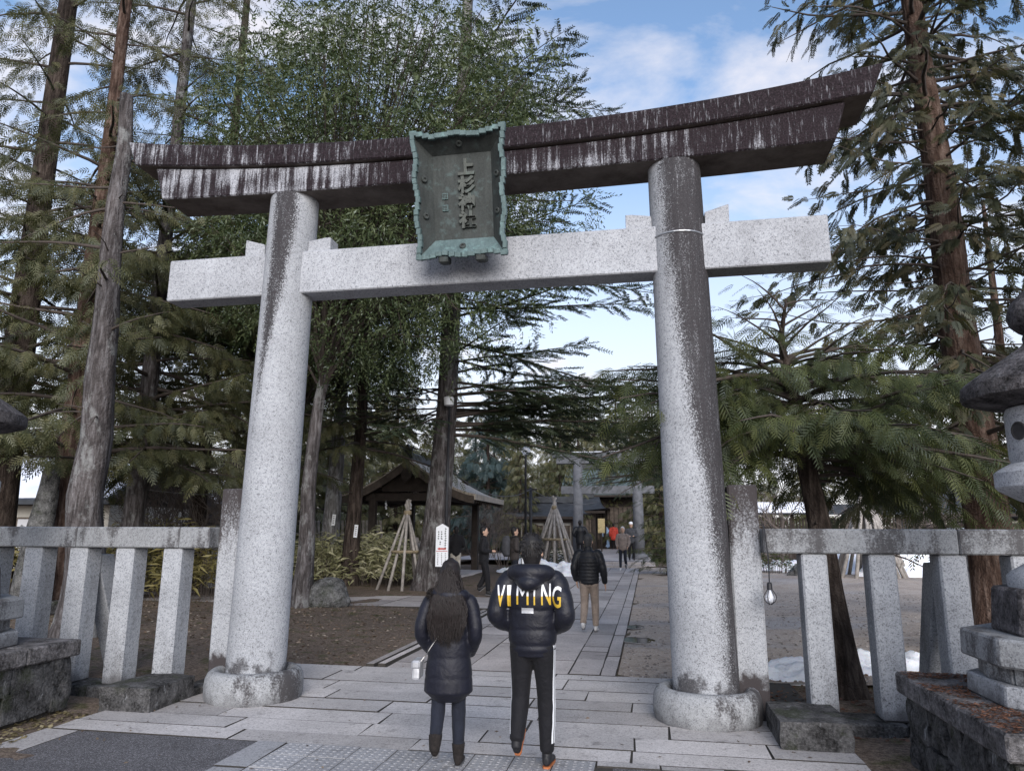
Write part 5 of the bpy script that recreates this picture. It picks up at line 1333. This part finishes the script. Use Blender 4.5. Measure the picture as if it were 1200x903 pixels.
# ------------------------------------------------------------------ people
def m_cloth(name, c, rough=.75, wr=.6, sheen=.03):
    t = NT(name); v = t.co(); a = t.noise(v, 9, 5, .6, .6); b = t.noise(v, 240, 2, .5)
    cc = t.mix(1, c, t.ramp(a, [(.3, .75), (.7, 1.3)]), 'MULTIPLY')
    return t.pbr(cc, rough, t.bump(t.math('ADD', a, t.math('MULTIPLY', b, .06)), wr, .03), spec=.3, **{'Sheen Weight': sheen, 'Sheen Roughness': .5})
M['skin'] = m_simple('skin', (.42, .27, .20), .55, noise_amt=.06, bump=.05)
M['hair_black'] = m_simple('black_hair', (.007, .006, .007), .6, noise_amt=.4, scale=30)
M['hair_brown'] = m_simple('dark_brown_hair', (.011, .0075, .0075), .55, noise_amt=.4, scale=30)
M['hair_grey'] = m_simple('grey_hair', (.030, .030, .032), .6, noise_amt=.4, scale=30)
M['hair_white'] = m_simple('white_hair', (.50, .50, .52), .6)
M['navy'] = m_cloth('navy_puffer', (.0070, .0078, .0145), .5, .35)
M['coat'] = m_cloth('navy_coat', (.0060, .0068, .0140), .55, .35)
M['black_cloth'] = m_cloth('black_cloth', (.0055, .0055, .008), .8)
M['black_puffer'] = m_cloth('black_puffer', (.006, .0068, .010), .5, .3)
M['jeans'] = m_cloth('dark_denim', (.010, .0125, .022), .85)
M['beige'] = m_cloth('beige_cotton', (.23, .185, .155), .85)
M['pale_trouser'] = m_cloth('pale_cotton', (.36, .34, .31), .85)
M['grey_coat'] = m_cloth('grey_wool', (.045, .047, .055), .85)
M['taupe'] = m_cloth('taupe_vest', (.20, .165, .15), .8)
M['sky_blue'] = m_cloth('pale_blue_robe', (.36, .50, .72), .8)
M['red_coat'] = m_cloth('red_coat', (.50, .06, .04), .75)
M['brown_jkt'] = m_cloth('brown_jacket', (.035, .030, .030), .8)
M['shoe_black'] = m_simple('black_shoe', (.012, .012, .015), .6)
M['sole_orange'] = m_simple('gum_sole', (.36, .12, .045), .6)
M['sole_grey'] = m_simple('grey_sole', (.13, .13, .14), .7)
M['shoe_white'] = m_simple('white_trim_shoe', (.45, .45, .46), .6)
M['fur'] = m_simple('dark_fur', (.014, .011, .0105), .95, noise_amt=.6, scale=40, bump=1.0)
M['strap'] = m_simple('cream_strap', (.62, .60, .58), .6)
M['silver_bag'] = m_simple('silver_bag', (.42, .43, .46), .4, .3)

def blob(name, mb, voxel, m, parent, smooth=3, fn=None):
    me = mb.mesh(name+'_cage'); o = bpy.data.objects.new('cage', me); col.objects.link(o)
    r = o.modifiers.new('r', 'REMESH'); r.mode = 'VOXEL'; r.voxel_size = voxel
    s = o.modifiers.new('s', 'SMOOTH'); s.iterations = smooth; s.factor = .5
    dg = bpy.context.evaluated_depsgraph_get(); out = bpy.data.meshes.new_from_object(o.evaluated_get(dg))
    bpy.data.objects.remove(o); bpy.data.meshes.remove(me); out.name = name
    if fn:
        co = np.empty(len(out.vertices)*3); out.vertices.foreach_get('co', co); co = fn(co.reshape(-1, 3)); out.vertices.foreach_set('co', co.ravel())
    return link(name, out, m, parent, smooth=True)
def dense(pts, n):
    P = [Vector(p[:3]) for p in pts]; out = []
    for i in range(n+1):
        f = i/n*(len(P)-1); k = min(int(f), len(P)-2); t = f-k
        p0, p1, p2, p3 = P[max(k-1, 0)], P[k], P[k+1], P[min(k+2, len(P)-1)]
        out.append(.5*((2*p1)+(p2-p0)*t+(2*p0-5*p1+4*p2-p3)*t*t+(3*p1-p0-3*p2+p3)*t**3))
    return out
def lerp_r(rs, n):
    out = []
    for i in range(n+1):
        f = i/n*(len(rs)-1); k = min(int(f), len(rs)-2); t = f-k; t = t*t*(3-2*t)
        a, b = [(r if hasattr(r, '__len__') else (r, r)) for r in (rs[k], rs[k+1])]
        out.append((a[0]+(b[0]-a[0])*t, a[1]+(b[1]-a[1])*t))
    return out
def sausage(mb, pts, rs, n=16, seg=14, mod=None):
    P = dense(pts, n); R_ = lerp_r(rs, n)
    if mod: R_ = [(a*mod(i/n, P[i]), b*mod(i/n, P[i])) for i, (a, b) in enumerate(R_)]
    # rounded ends
    d0 = (P[0]-P[1]).normalized(); d1 = (P[-1]-P[-2]).normalized()
    P = [P[0]+d0*min(R_[0])*.5]+P+[P[-1]+d1*min(R_[-1])*.5]; R_ = [(R_[0][0]*.55, R_[0][1]*.55)]+R_+[(R_[-1][0]*.55, R_[-1][1]*.55)]
    mb.tube(P, R_, seg)
def hand(mb, w, d, s, curl=.5):
    """palm, four unequal fingers and a thumb at wrist w along d; s = side"""
    w, d = Vector(w), Vector(d).normalized(); side = Vector((s, 0, 0)); side = (side-d*side.dot(d)).normalized(); fr = d.cross(side)*s
    if fr.y < 0: fr = -fr
    mb.tube([w, w+d*.045, w+d*.09], [(.022, .020), (.017, .036), (.015, .036)], 10)
    for i, (o, L) in enumerate(((.030, .068), (.010, .078), (-.010, .073), (-.028, .056))):
        b = w+d*.085+fr*o; k1 = b+d*L*.5-side*s*.0+fr*.0
        mid = b+d*L*.55; tip = mid+(d*.75-side*curl).normalized()*L*.5
        mb.tube([b-d*.02, b, mid, tip], [.0095, .0095, .009, .007], 7)
    t0 = w+d*.03+fr*.028; mb.tube([t0-fr*.01, t0+fr*.022+d*.02, t0+fr*.03+d*.05], [.012, .0105, .008], 7)
def seams(zs, depth=.07, wid=.012):
    return lambda u, p: 1-sum(depth*math.exp(-((p.z-z)/wid)**2) for z in zs)
def person(label, loc, rz, H, legs, arms, top, bottom='black_cloth', hair='hair_black', shoes='shoe_black', vox=.014, top_m='black_cloth', sole='sole_grey', head_yaw=0, shirt=None, group=None, hat=None, lean=0, boots=False, hands=True):
    """legs: two (knee, ankle, toe_pitch); arms: two lists of shoulder/elbow/wrist; units for a 1.72 m figure facing +Y"""
    g = empty('person', loc, rz, label, 'person', group); k = H/1.72; g.scale = (k, k, k)
    b = MB()
    sausage(b, [(0, 0, .86), (0, .01, 1.06), (0, .0, 1.26), (0, -.01, 1.40), (0, -.005, 1.47)], [(.14, .095), (.125, .085), (.155, .10), (.13, .075), (.055, .055)], 14)
    for s, (kn, an, tp) in zip((-1, 1), legs):
        sausage(b, [(s*.085, 0, .90), kn, an], [(.08, .085), (.052, .055), (.036, .04)], 12, 12)
    for s, ar in zip((-1, 1), arms):
        sausage(b, [(s*.13, -.005, 1.38)]+ar, [.055, .05, .040, .026], 12, 10)
        d = (Vector(ar[-1])-Vector(ar[-2])); 
        if hands: hand(b, ar[-1], d, s)
    hb_ = MB()
    hy = [(1.455, .050, .053, -.012), (1.49, .053, .066, 0), (1.52, .060, .082, .012), (1.56, .070, .094, .012), (1.60, .0755, .099, .006), (1.64, .0755, .099, 0), (1.68, .066, .088, -.004), (1.705, .045, .062, -.006), (1.72, .012, .016, -.006)]
    b.tube([(0, y, z) for z, rx, ry, y in hy], [(rx, ry) for z, rx, ry, y in hy], 18)
    b.tube([(0, .098, 1.605), (0, .118, 1.572), (0, .104, 1.558)], [.010, .015, .010], 8)
    for s in (-1, 1): b.tube([(s*.074, -.012, 1.555), (s*.085, -.018, 1.585), (s*.078, -.012, 1.61)], [(.008, .014), (.011, .022), (.008, .015)], 8)
    body = blob('body', b, .011 if vox < .015 else .021, M['skin'], g, 2)
    eyes = MB()
    for s in (-1, 1): eyes.box((s*.030, .099, 1.598), (.022, .012, .009)); eyes.box((s*.031, .099, 1.617), (.032, .012, .006))
    eyes.box((0, .098, 1.528), (.042, .012, .006)); eyes.build('face_features', M['hair_black'], body)
    # trousers
    tr = MB(); bw = 1.12 if bottom not in ('jeans',) else 1.0
    sausage(tr, [(0, 0, .99), (0, -.005, .92), (0, -.008, .84)], [(.15, .105), (.165, .115), (.155, .11)], 6)
    for s, (kn, an, tp) in zip((-1, 1), legs):
        kn, an = Vector(kn), Vector(an)
        e = an+(kn-an).normalized()*(.02 if not boots else .04)
        sausage(tr, [(s*.082, -.004, .90), kn, e], [(.088*bw, .095*bw), (.064*bw, .068*bw), (.05*bw, .056*bw)], 14, 14, mod=lambda u, p: 1+.02*math.sin(p.z*46)*(1 if p.z < .6 else .3))
    trs = blob('trousers', tr, vox*.8, M[bottom], g, 2)
    # shoes
    for s, (kn, an, tp) in zip((-1, 1), legs):
        an = Vector(an); Rm = Matrix.Rotation(-math.radians(tp), 3, 'X'); sh = MB(); P = []; Q = []
        for y, zc_, rx, rz__ in ((-.055, -.048, .024, .032), (-.03, -.045, .034, .045), (.02, -.04, .037, .050), (.08, -.056, .041, .036), (.14, -.066, .043, .026), (.175, -.070, .036, .021), (.195, -.072, .020, .014)):
            P.append(Rm @ Vector((0, y, zc_))+an); Q.append((rx, rz__))
        sh.tube(P, Q, 12)
        if boots: sh.tube([an+Vector((0, 0, -.04)), an+(Vector(kn)-an).normalized()*.05, an+(Vector(kn)-an).normalized()*.09], [(.045, .05), (.055, .06), (.06, .065)], 12)
        else: sh.tube([an+Vector((0, 0, -.04)), an+(Vector(kn)-an).normalized()*.03], [(.04, .046), (.041, .046)], 12)
        so = blob('shoe', sh, .009 if vox < .015 else .014, M['fur'] if boots else M[shoes], g, 2)
        sl = MB(); pl = [(-.058, .018), (-.035, .030), (.02, .031), (.08, .037), (.14, .039), (.175, .030), (.192, .014)]
        out = [(x, y) for y, x in pl]+[(-x, y) for y, x in reversed(pl)]
        sl.prism(out, -.098, -.084, 'Z'); sl.v = [tuple(Rm @ Vector(v)+an) for v in sl.v]; sl.build('sole', M[sole], so)
    # top garment
    j = MB(); top(j, arms)
    jk = blob('jacket', j, vox, M[top_m], g, 2)
    if hair:
        h = MB(); h.tube([(0, -.035, 1.49), (0, -.030, 1.53), (0, -.022, 1.58), (0, -.018, 1.64), (0, -.012, 1.69), (0, -.008, 1.725), (0, -.006, 1.742)], [(.045, .035), (.064, .060), (.078, .083), (.085, .095), (.077, .090), (.052, .062), (.015, .02)], 18)
        hr = blob('hair', h, .010 if vox < .015 else .015, M[hair], g, 2, lambda c: c*1.0+np.c_[np.sin(c[:, 2]*160+c[:, 0]*120), np.sin(c[:, 2]*140+c[:, 0]*90+1), np.sin(c[:, 0]*170+c[:, 1]*130)]*.0022)
    if hat:
        MB().lathe([(.092, 1.64), (.096, 1.66), (.09, 1.71), (.06, 1.75), (.01, 1.765)], 18).build('hat', M[hat], g, smooth=True)
    return g, body, jk, trs
def arm_down(s, sw=0, out=.24): return [(s*.19, -.01, 1.36), (s*(out), -.03+sw*.4, 1.11), (s*(out+.01), .03+sw, .87)]
def arm_pocket(s, out=.30): return [(s*.20, -.01, 1.36), (s*out, -.07, 1.12), (s*.155, .13, 1.0)]
def arm_front(s): return [(s*.19, -.01, 1.36), (s*.245, -.03, 1.12), (s*.12, .20, 1.10)]
def legs_stand(a=.06, b=-.05, lift=0, tp=0): return [((-.095, a*.6+.02, .50), (-.10, a, .10), 0), ((.095, b*.4+.02, .50), (.10, b, .10+lift), tp)]
def legs_walk(fwd=1, d=.20):     # rear heel raised
    f = ((.09, d*.75, .51), (.09, d, .10), 8); r = ((.09, .04, .50), (.09, -d, .175), -38)
    L = [f, r] if fwd < 0 else [r, f]
    return [((-abs(L[0][0][0]),)+L[0][0][1:], (-abs(L[0][1][0]),)+L[0][1][1:], L[0][2]), L[1]]
def jacket_fn(hem=.84, bulk=1.0, sl=.062, zs=(), dep=.06, collar=True, flare=0, vest=False):
    def f(j, arms):
        md = seams(zs, dep) if zs else None
        sausage(j, [(0, 0, hem), (0, 0, hem+.10), (0, 0, 1.10), (0, -.005, 1.27), (0, -.012, 1.385), (0, -.012, 1.455)], [(.170*bulk+flare, .122*bulk+flare*.7), (.178*bulk+flare*.7, .128*bulk+flare*.5), (.178*bulk, .126*bulk), (.192*bulk, .132*bulk), (.155*bulk, .098*bulk), (.072, .075)], 70 if zs else 30, 26, md)
        for s, ar in zip((-1, 1), arms):
            ar = [Vector(a) for a in ar]; e = ar[2].lerp(ar[1], .05)
            sh = Vector((s*.13, -.008, 1.375))
            cr = (lambda u, p: 1-sum(.08*math.exp(-((u-q)/.018)**2) for q in (.3, .44, .58, .72, .86))) if zs else None
            sausage(j, [sh, ar[0], ar[1], e], [sl*1.05*bulk, sl*1.15*bulk, sl*1.02*bulk, sl*.72*bulk], 46 if zs else 18, 14, cr)
        if collar: j.tube([(0, -.012, 1.42), (0, -.008, 1.49), (0, -.006, 1.505)], [(.085, .085), (.072, .078), (.06, .066)], 16)
    return f

# --- the couple in front
def man_top(j, arms):
    f = jacket_fn(.86, 1.08, .070, (.90, 1.015, 1.165), .075, False); f(j, arms)
    j.tube([(0, 0, .815), (0, 0, .88)], [(.168, .118), (.172, .122)], 24)
mY = 5.40; mp = at_y(624, 700, mY); mH = at_y(626, 629, mY).z/.998
man, mbody, mjk, mtr = person('man in black puffer jacket with white and yellow back lettering, walking', (mp.x, mY, .0), math.radians(-3), mH,
    [((-.10, .02, .50), (-.105, -.10, .205), -52), ((.095, .06, .50), (.10, .06, .10), 0)], [arm_pocket(-1, .275), arm_pocket(1, .275)], man_top, 'black_cloth', None, 'shoe_black', .0115, 'navy', 'sole_orange')
h = MB(); h.tube([(0, -.040, 1.47), (0, -.034, 1.51), (0, -.024, 1.56), (0, -.018, 1.62), (0, -.012, 1.68), (0, -.008, 1.725), (0, -.006, 1.748)], [(.040, .030), (.060, .056), (.078, .083), (.088, .098), (.084, .097), (.062, .072), (.02, .025)], 20)
mh = blob('hair', h, .009, M['hair_black'], man, 1)
rh = random.Random(5); sp = MB()
for i in range(420):
    a = rh.uniform(0, 6.28); ez_ = rh.uniform(-.75, 1); rr_ = math.sqrt(1-min(1, ez_*ez_)*.98)
    n_ = Vector((math.cos(a)*rr_, math.sin(a)*rr_, ez_)); p = Vector((0, -.016, 1.64))+Vector((n_.x*.084, n_.y*.093, n_.z*.10))
    if n_.y > .45 and n_.z < .55: continue
    d = (n_*.42+Vector((rh.uniform(-.4, .4), rh.uniform(-.3, .3), -.55 if n_.z < .6 else .1))).normalized()
    sp.tube([p-d*.008, p+d*.013, p+d*.027+Vector((0, 0, -.006))], [.007, .0055, .0012], 4, cap=False)
me = bpy.data.meshes.new('hair_tufts'); me.from_pydata(sp.v, [], sp.f); tag(link('hair_tufts', me, M['hair_black'], mh, smooth=True), kind='stuff')
j = MB()
sausage(j, [(-.15, .05, 1.40), (-.125, -.08, 1.445), (0, -.135, 1.445), (.125, -.08, 1.445), (.15, .05, 1.40)], [.045, .062, .070, .062, .045], 20, 14)
sausage(j, [(-.09, -.10, 1.40), (0, -.165, 1.365), (.09, -.10, 1.40)], [.045, .062, .045], 14, 12)
j.tube([(0, -.02, 1.38), (0, -.02, 1.50)], [(.11, .10), (.082, .085)], 18)
blob('hood', j, .0115, M['navy'], mjk, 2)
# lettering on the back
def bvh_of(o): return BVHTree.FromPolygons([v.co.copy() for v in o.data.vertices], [tuple(p.vertices) for p in o.data.polygons])
jb = bvh_of(mjk)
def drape(me, x0, x1, z0, z1, bv, off=.004, maxe=.012):
    bm = bmesh.new(); bm.from_mesh(me); bmesh.ops.triangulate(bm, faces=bm.faces)
    xs = [v.co.x for v in bm.verts]; ys = [v.co.y for v in bm.verts]; a, b, c, d = min(xs), max(xs), min(ys), max(ys)
    for v in bm.verts: v.co = Vector((x0+(v.co.x-a)/(b-a)*(x1-x0), 0, z0+(v.co.y-c)/(d-c)*(z1-z0)))
    for _ in range(5):
        es = [e for e in bm.edges if e.calc_length() > maxe]
        if not es: break
        bmesh.ops.subdivide_edges(bm, edges=es, cuts=1); bmesh.ops.triangulate(bm, faces=bm.faces)
    bad = []
    for v in bm.verts:
        hit = bv.ray_cast(Vector((v.co.x, -1, v.co.z)), Vector((0, 1, 0)))
        if hit[0] is None or hit[0].y > .09: bad.append(v)
        else: v.co.y = hit[0].y-off
    bmesh.ops.delete(bm, geom=bad, context='VERTS')
    out = bpy.data.meshes.new(me.name); bm.to_mesh(out); bm.free(); return out
t = NT('two_tone_print'); z = t.sep(t.co())[2]
M['print'] = t.pbr(t.mix(t.mr(z, 1.266, 1.276), (.50, .33, .035), (.70, .72, .76)), .6)
for chx, x0, x1 in (('V', -.262, -.196), ('I', -.182, -.152), ('M', -.10, .0), ('T', .018, .072), ('N', .096, .165), ('G', .178, .252)):
    dz = .018 if abs(x0+x1) > .3 else 0
    me = drape(text_mesh(chx, 1.0, 0, 0 if chx == 'M' else .012), x0, x1, 1.205-dz, 1.365-dz, jb)
    link('letter', me, M['print'], mjk)
bm = bmesh.new(); bmesh.ops.create_grid(bm, x_segments=10, y_segments=4, size=.5); me = bpy.data.meshes.new('patch'); bm.to_mesh(me); bm.free()
pt = link('patch', drape(me, -.058, .036, 1.142, 1.182, jb, .005), M['silver_bag'], mjk)
for s in (-1, 1):   # white side stripes on the track trousers
    (kn, an, tp) = ([((-.10, .02, .50), (-.105, -.10, .205), 0), ((.095, .06, .50), (.10, .06, .10), 0)][0 if s < 0 else 1])
    tb = bvh_of(mtr); P = dense([(s*.09, 0, .90), kn, Vector(kn).lerp(Vector(an), .80)], 26); V = []; Fs = []
    for wi, (y0, y1) in enumerate(((-.034, -.020), (-.012, .002), (.010, .024))):
        V = []; Fs = []
        for i, p in enumerate(P):
            for yy in (y0, y1):
                hit = tb.ray_cast(Vector((p.x+s*.35, p.y+yy-.01, p.z)), Vector((-s, 0, 0)))
                q = hit[0] if hit[0] else p+Vector((s*.07, yy, 0)); V.append((q.x+s*.003, q.y, q.z))
            if i: Fs.append((2*i-2, 2*i-1, 2*i+1, 2*i))
        me = bpy.data.meshes.new('stripe'); me.from_pydata(V, [], Fs); link('stripe', me, M['white'], mtr)

def coat_top(j, arms):
    zs = (.74, .90, 1.05, 1.19)
    sausage(j, [(0, .0, .62), (0, 0, .72), (0, 0, .95), (0, 0, 1.12), (0, -.005, 1.27), (0, -.012, 1.385), (0, -.012, 1.45)], [(.215, .165), (.212, .162), (.190, .142), (.180, .130), (.185, .128), (.150, .10), (.07, .07)], 80, 28, seams(zs, .045))
    for s, ar in zip((-1, 1), arms):
        ar = [Vector(a) for a in ar]
        sausage(j, [Vector((s*.125, -.008, 1.375)), ar[0], ar[1], ar[2]], [.060, .066, .062, .052], 46, 14, lambda u, p: 1-sum(.07*math.exp(-((u-q)/.016)**2) for q in (.35, .5, .65, .8)))
    sausage(j, [(-.14, .04, 1.40), (-.12, -.07, 1.43), (0, -.11, 1.43), (.12, -.07, 1.43), (.14, .04, 1.40)], [.04, .055, .06, .055, .04], 18, 12)
wY = 5.30; wp = at_y(526, 780, wY); wH = at_y(530, 657, wY).z/1.0
wleg = [((-.085, .0, .50), (-.09, -.12, .20), -50), ((.085, .05, .50), (.09, .05, .10), 0)]
woman, wbody, wjk, wtr = person('long haired woman in dark padded coat with pale shoulder strap', (wp.x, wY, 0), math.radians(6), wH,
    wleg, [[(-.19, -.01, 1.35), (-.245, -.05, 1.11), (-.175, .12, .93)], [(.19, -.01, 1.35), (.24, -.05, 1.11), (.17, .12, .92)]], coat_top, 'jeans', None, 'shoe_black', .0115, 'coat', 'sole_grey', boots=True)
h = MB()
sausage(h, [(0, -.03, 1.70), (0, -.035, 1.62), (.0, -.055, 1.52), (.0, -.10, 1.40), (-.005, -.13, 1.28), (-.01, -.135, 1.16)], [(.05, .06), (.092, .095), (.105, .085), (.150, .060), (.165, .042), (.120, .022)], 26, 20)
sausage(h, [(0, .0, 1.735), (0, .0, 1.70), (0, -.005, 1.64), (0, -.01, 1.57)], [(.03, .04), (.075, .085), (.09, .10), (.086, .08)], 10, 18)
wh = blob('hair', h, .009, M['hair_brown'], woman, 2)
rh = random.Random(15); sp = MB()
hb2 = bvh_of(wh)
for i in range(460):
    x0 = rh.uniform(-1, 1); zt = 1.70-abs(x0)*.10-rh.uniform(0, .16); end = 1.12-rh.uniform(-.10, .14)+abs(x0)*.06; P = []
    ph, am = rh.uniform(0, 6.28), rh.uniform(.004, .016)
    for q in range(9):
        u = q/8; z = zt+(end-zt)*u; wdt = .088+.085*min(1, max(0, (1.62-z)/.34))-.05*max(0, (1.22-z)/.2)
        x = x0*wdt+am*math.sin(ph+u*7)+.01*u*rh.uniform(-1, 1)
        hit = hb2.ray_cast(Vector((x, -1, z)), Vector((0, 1, 0)))
        y = (hit[0].y if hit[0] else (P[-1].y+.002 if P else -.08))-rh.uniform(.001, .010); P.append(Vector((x, max(y, -.185), z)))
    sp.tube(P, [.0045, .005, .005, .005, .005, .0045, .004, .003, .001], 3, cap=False)
me = bpy.data.meshes.new('hair_strands'); me.from_pydata(sp.v, [], sp.f); tag(link('hair_strands', me, M['hair_brown'], wh, smooth=True), kind='stuff')
cb = bvh_of(wjk); V = []; Fs = []
for i in range(31):
    u = i/30; x, z = .13+(-.245-.13)*u, 1.37+(.86-1.37)*u
    for o_ in (-.011, .011):
        hit = cb.ray_cast(Vector((x+o_*.8, -1, z+o_*.6)), Vector((0, 1, 0))); y = hit[0].y-.006 if hit[0] else -.05
        V += [(x+o_*.8, y, z+o_*.6), (x+o_*.8, y+.006, z+o_*.6)]
    if i:
        a = 4*i-4; Fs += [(a, a+2, a+6, a+4), (a+1, a+5, a+7, a+3), (a, a+4, a+5, a+1), (a+2, a+3, a+7, a+6)]
bg = empty('shoulder_bag', (0, 0, 0), 0, 'small silver shoulder bag on a cream strap at the woman\'s hip', 'bag')
bg.matrix_world = Matrix.Translation((wp.x, wY, 0)) @ Matrix.Rotation(math.radians(6), 4, 'Z') @ Matrix.Scale(wH/1.72, 4)
me = bpy.data.meshes.new('strap'); me.from_pydata(V, [], Fs); link('strap', me, M['strap'], bg)
MB().box((0, 0, 0), (.07, .20, .15), taper=.9).build('pouch', M['silver_bag'], bg, loc=(-.275, .0, .795), bevel=.02, seg=2); MB().box((0, 0, 0), (.078, .21, .07)).build('flap', M['silver_bag'], bg, loc=(-.276, .0, .845), bevel=.015)
fc_ = MB(); rh = random.Random(3)
for i in range(240):
    u = rh.random(); c = Vector((-.15+.02*u, .03-.13*u, 1.41+.03*math.sin(u*3))); d = Vector((rh.gauss(-.6, .7), rh.gauss(-.5, .7), rh.gauss(.4, .6))).normalized()
    fc_.tube([c, c+d*.05, c+d*.075+Vector((0, 0, -.012))], [.006, .004, .001], 3, cap=False)
me = bpy.data.meshes.new('fur_trim'); me.from_pydata(fc_.v, [], fc_.f); tag(link('fur_trim', me, M['fur'], wjk), kind='stuff')

# --- man walking ahead, dark quilted jacket and beige trousers
kY = on_ground(690, 741).y; kp = at_y(691, 740, kY); kH = at_y(688, 626, kY).z-zg(kY)
person('man in black quilted jacket and beige trousers walking up the path', (kp.x, kY, zg(kY)), math.radians(-4), min(kH, 1.76), legs_walk(1, .16),
       [[(-.19, -.01, 1.36), (-.255, -.06, 1.12), (-.23, .02, .90)], [(.19, -.01, 1.36), (.265, -.02, 1.11), (.285, .06, .86)]],
       jacket_fn(.86, 1.08, .066, tuple(.90+.062*i for i in range(8)), .05), 'beige', 'hair_grey', 'shoe_white', .011, 'black_puffer')
# --- further visitors
def visitor(label, u, Y, H, rz, legs, arms, topf, bottom, top_m, hair='hair_black', z=None, **kw):
    p = at_y(u, 640, Y); return person(label, (p.x, Y, zg(Y) if z is None else z), math.radians(rz), H, legs, arms, topf, bottom, hair, vox=.02, top_m=top_m, **kw)
visitor('person all in black standing in profile beside the side path', 567, 18.6, 1.70, -75, legs_walk(1, .12), [arm_front(-1), arm_front(1)], jacket_fn(.80, 1.05, .06), 'black_cloth', 'black_cloth')
bpk, _, _, _ = visitor('person in brown jacket with a large backpack near the snow heap', 603, 20.3, 1.68, -60, legs_stand(), [arm_front(-1), arm_front(1)], jacket_fn(.82, 1.05, .062), 'jeans', 'brown_jkt')
bk = empty('backpack', bpk.location, bpk.rotation_euler.z, 'dark grey backpack worn by the person in brown', 'backpack')
b_ = MB(); sausage(b_, [(0, -.24, .93), (0, -.26, 1.1), (0, -.24, 1.34), (0, -.20, 1.42)], [(.15, .09), (.17, .12), (.155, .11), (.10, .06)], 12, 16); blob('pack', b_, .015, M['grey_coat'], bk, 2)
for s in (-1, 1): MB().tube([(s*.09, -.15, 1.40), (s*.11, .02, 1.44), (s*.12, .13, 1.32), (s*.13, .10, 1.12), (s*.14, -.12, 1.0)], .016, 6).build('strap', M['black_cloth'], bk)
pl = at_y(611, 663, 20.0); hb3 = tag(MB().box((0, 0, 0), (.05, .22, .30), taper=.9).build('carrier_bag', M['white'], loc=(pl.x, 20.12, pl.z+.06), rot=(0, 0, .4), bevel=.02), 'white carrier bag held beside the large backpack', 'bag')
visitor('person in dark jacket and pale trousers under the pavilion eave', 534, 22.6, 1.70, 30, legs_stand(), [arm_front(-1), arm_front(1)], jacket_fn(.84, 1.05, .06), 'pale_trouser', 'black_cloth')
zc_ = zp(33)
visitor('person in dark coat standing at the foot of the far torii post', 680, 32.6, 1.70, 10, legs_stand(), [arm_pocket(-1), arm_pocket(1)], jacket_fn(.72, 1.15, .07), 'black_cloth', 'black_puffer', z=zp(32.6))
visitor('grey haired man in taupe vest walking towards the big torii', 730, 29.6, 1.68, 172, legs_walk(1, .15), [[(-.19, -.01, 1.36), (-.25, .0, 1.12), (-.22, .12, .93)], [(.19, -.01, 1.36), (.25, 0, 1.12), (.22, .1, .92)]], jacket_fn(.82, 1.1, .064), 'jeans', 'taupe', 'hair_white', shoes='shoe_white')
visitor('person in dark grey jacket and white cap on the upper step', 740, 32.8, 1.62, 185, legs_stand(), [arm_front(-1), arm_front(1)], jacket_fn(.80, 1.05, .062), 'black_cloth', 'grey_coat', 'hair_black', z=zp(32.8), hat='white')
def robe(j, arms):
    sausage(j, [(0, 0, .14), (0, 0, .5), (0, 0, 1.0), (0, 0, 1.27), (0, -.01, 1.40), (0, -.01, 1.46)], [(.21, .17), (.20, .16), (.175, .13), (.185, .13), (.14, .09), (.07, .07)], 24, 18)
    for s, ar in zip((-1, 1), arms): sausage(j, [Vector((s*.13, 0, 1.37))]+[Vector(a) for a in ar], [.06, .07, .085, .11], 16, 12)
visitor('person in long pale blue robe before the shrine hall', 711, 50, 1.68, 10, legs_stand(), [arm_down(-1), arm_down(1)], robe, 'black_cloth', 'sky_blue', z=zp(50)-.0)
visitor('person in red coat beside the pale blue robe', 719.5, 49, 1.66, 0, legs_stand(), [arm_down(-1), arm_down(1)], jacket_fn(.66, 1.15, .07), 'black_cloth', 'red_coat', z=zp(49))
visitor('person in black next to the standing sign board', 706.5, 51.5, 1.66, 20, legs_stand(), [arm_down(-1), arm_down(1)], jacket_fn(.7, 1.1, .066), 'black_cloth', 'black_cloth', z=zp(51.5))
st2 = MB()
for i in range(4): st2.box((-.4, 54+.35*i+1.5, zp(54)+.11*(i+1)), (4.2, 3.0, .22*(i+1)))
sx = at_y(733, 610, 55).x
st2 = MB()
for i in range(4): st2.box((0, .35*i+1.2-.175, .10*(i+1)-.02*0), (5.0, 2.4-.35*i*0, .20*(i+1)))
stt = MB()
for i in range(5): stt.box((0, .36*i+(3.0-.36*i)/2, .18*i+.09), (5.0, 3.0-.36*i, .18))
o = stt.build('hall_steps', M['path_slab'], loc=(sx, 52.6, zp(54)-.02)); tag(o, kind='structure')
for k, (u, i, mt, hr) in enumerate(((727, 4, 'black_cloth', 'hair_black'), (733.5, 4, 'grey_coat', 'hair_black'), (741, 3, 'black_puffer', 'hair_white'), (745, 4, 'black_cloth', 'hair_black'))):
    yy = 52.6+.36*i+.25
    visitor('person in dark clothes on the hall steps above the red coat', u, yy, 1.66, (8, -10, 5, 15)[k], legs_stand(.02, -.02), [arm_down(-1), arm_down(1)], jacket_fn(.78, 1.1, .066), 'black_cloth', mt, hr, z=zp(54)-.02+.18*(i+1), group='worshippers on the hall steps')
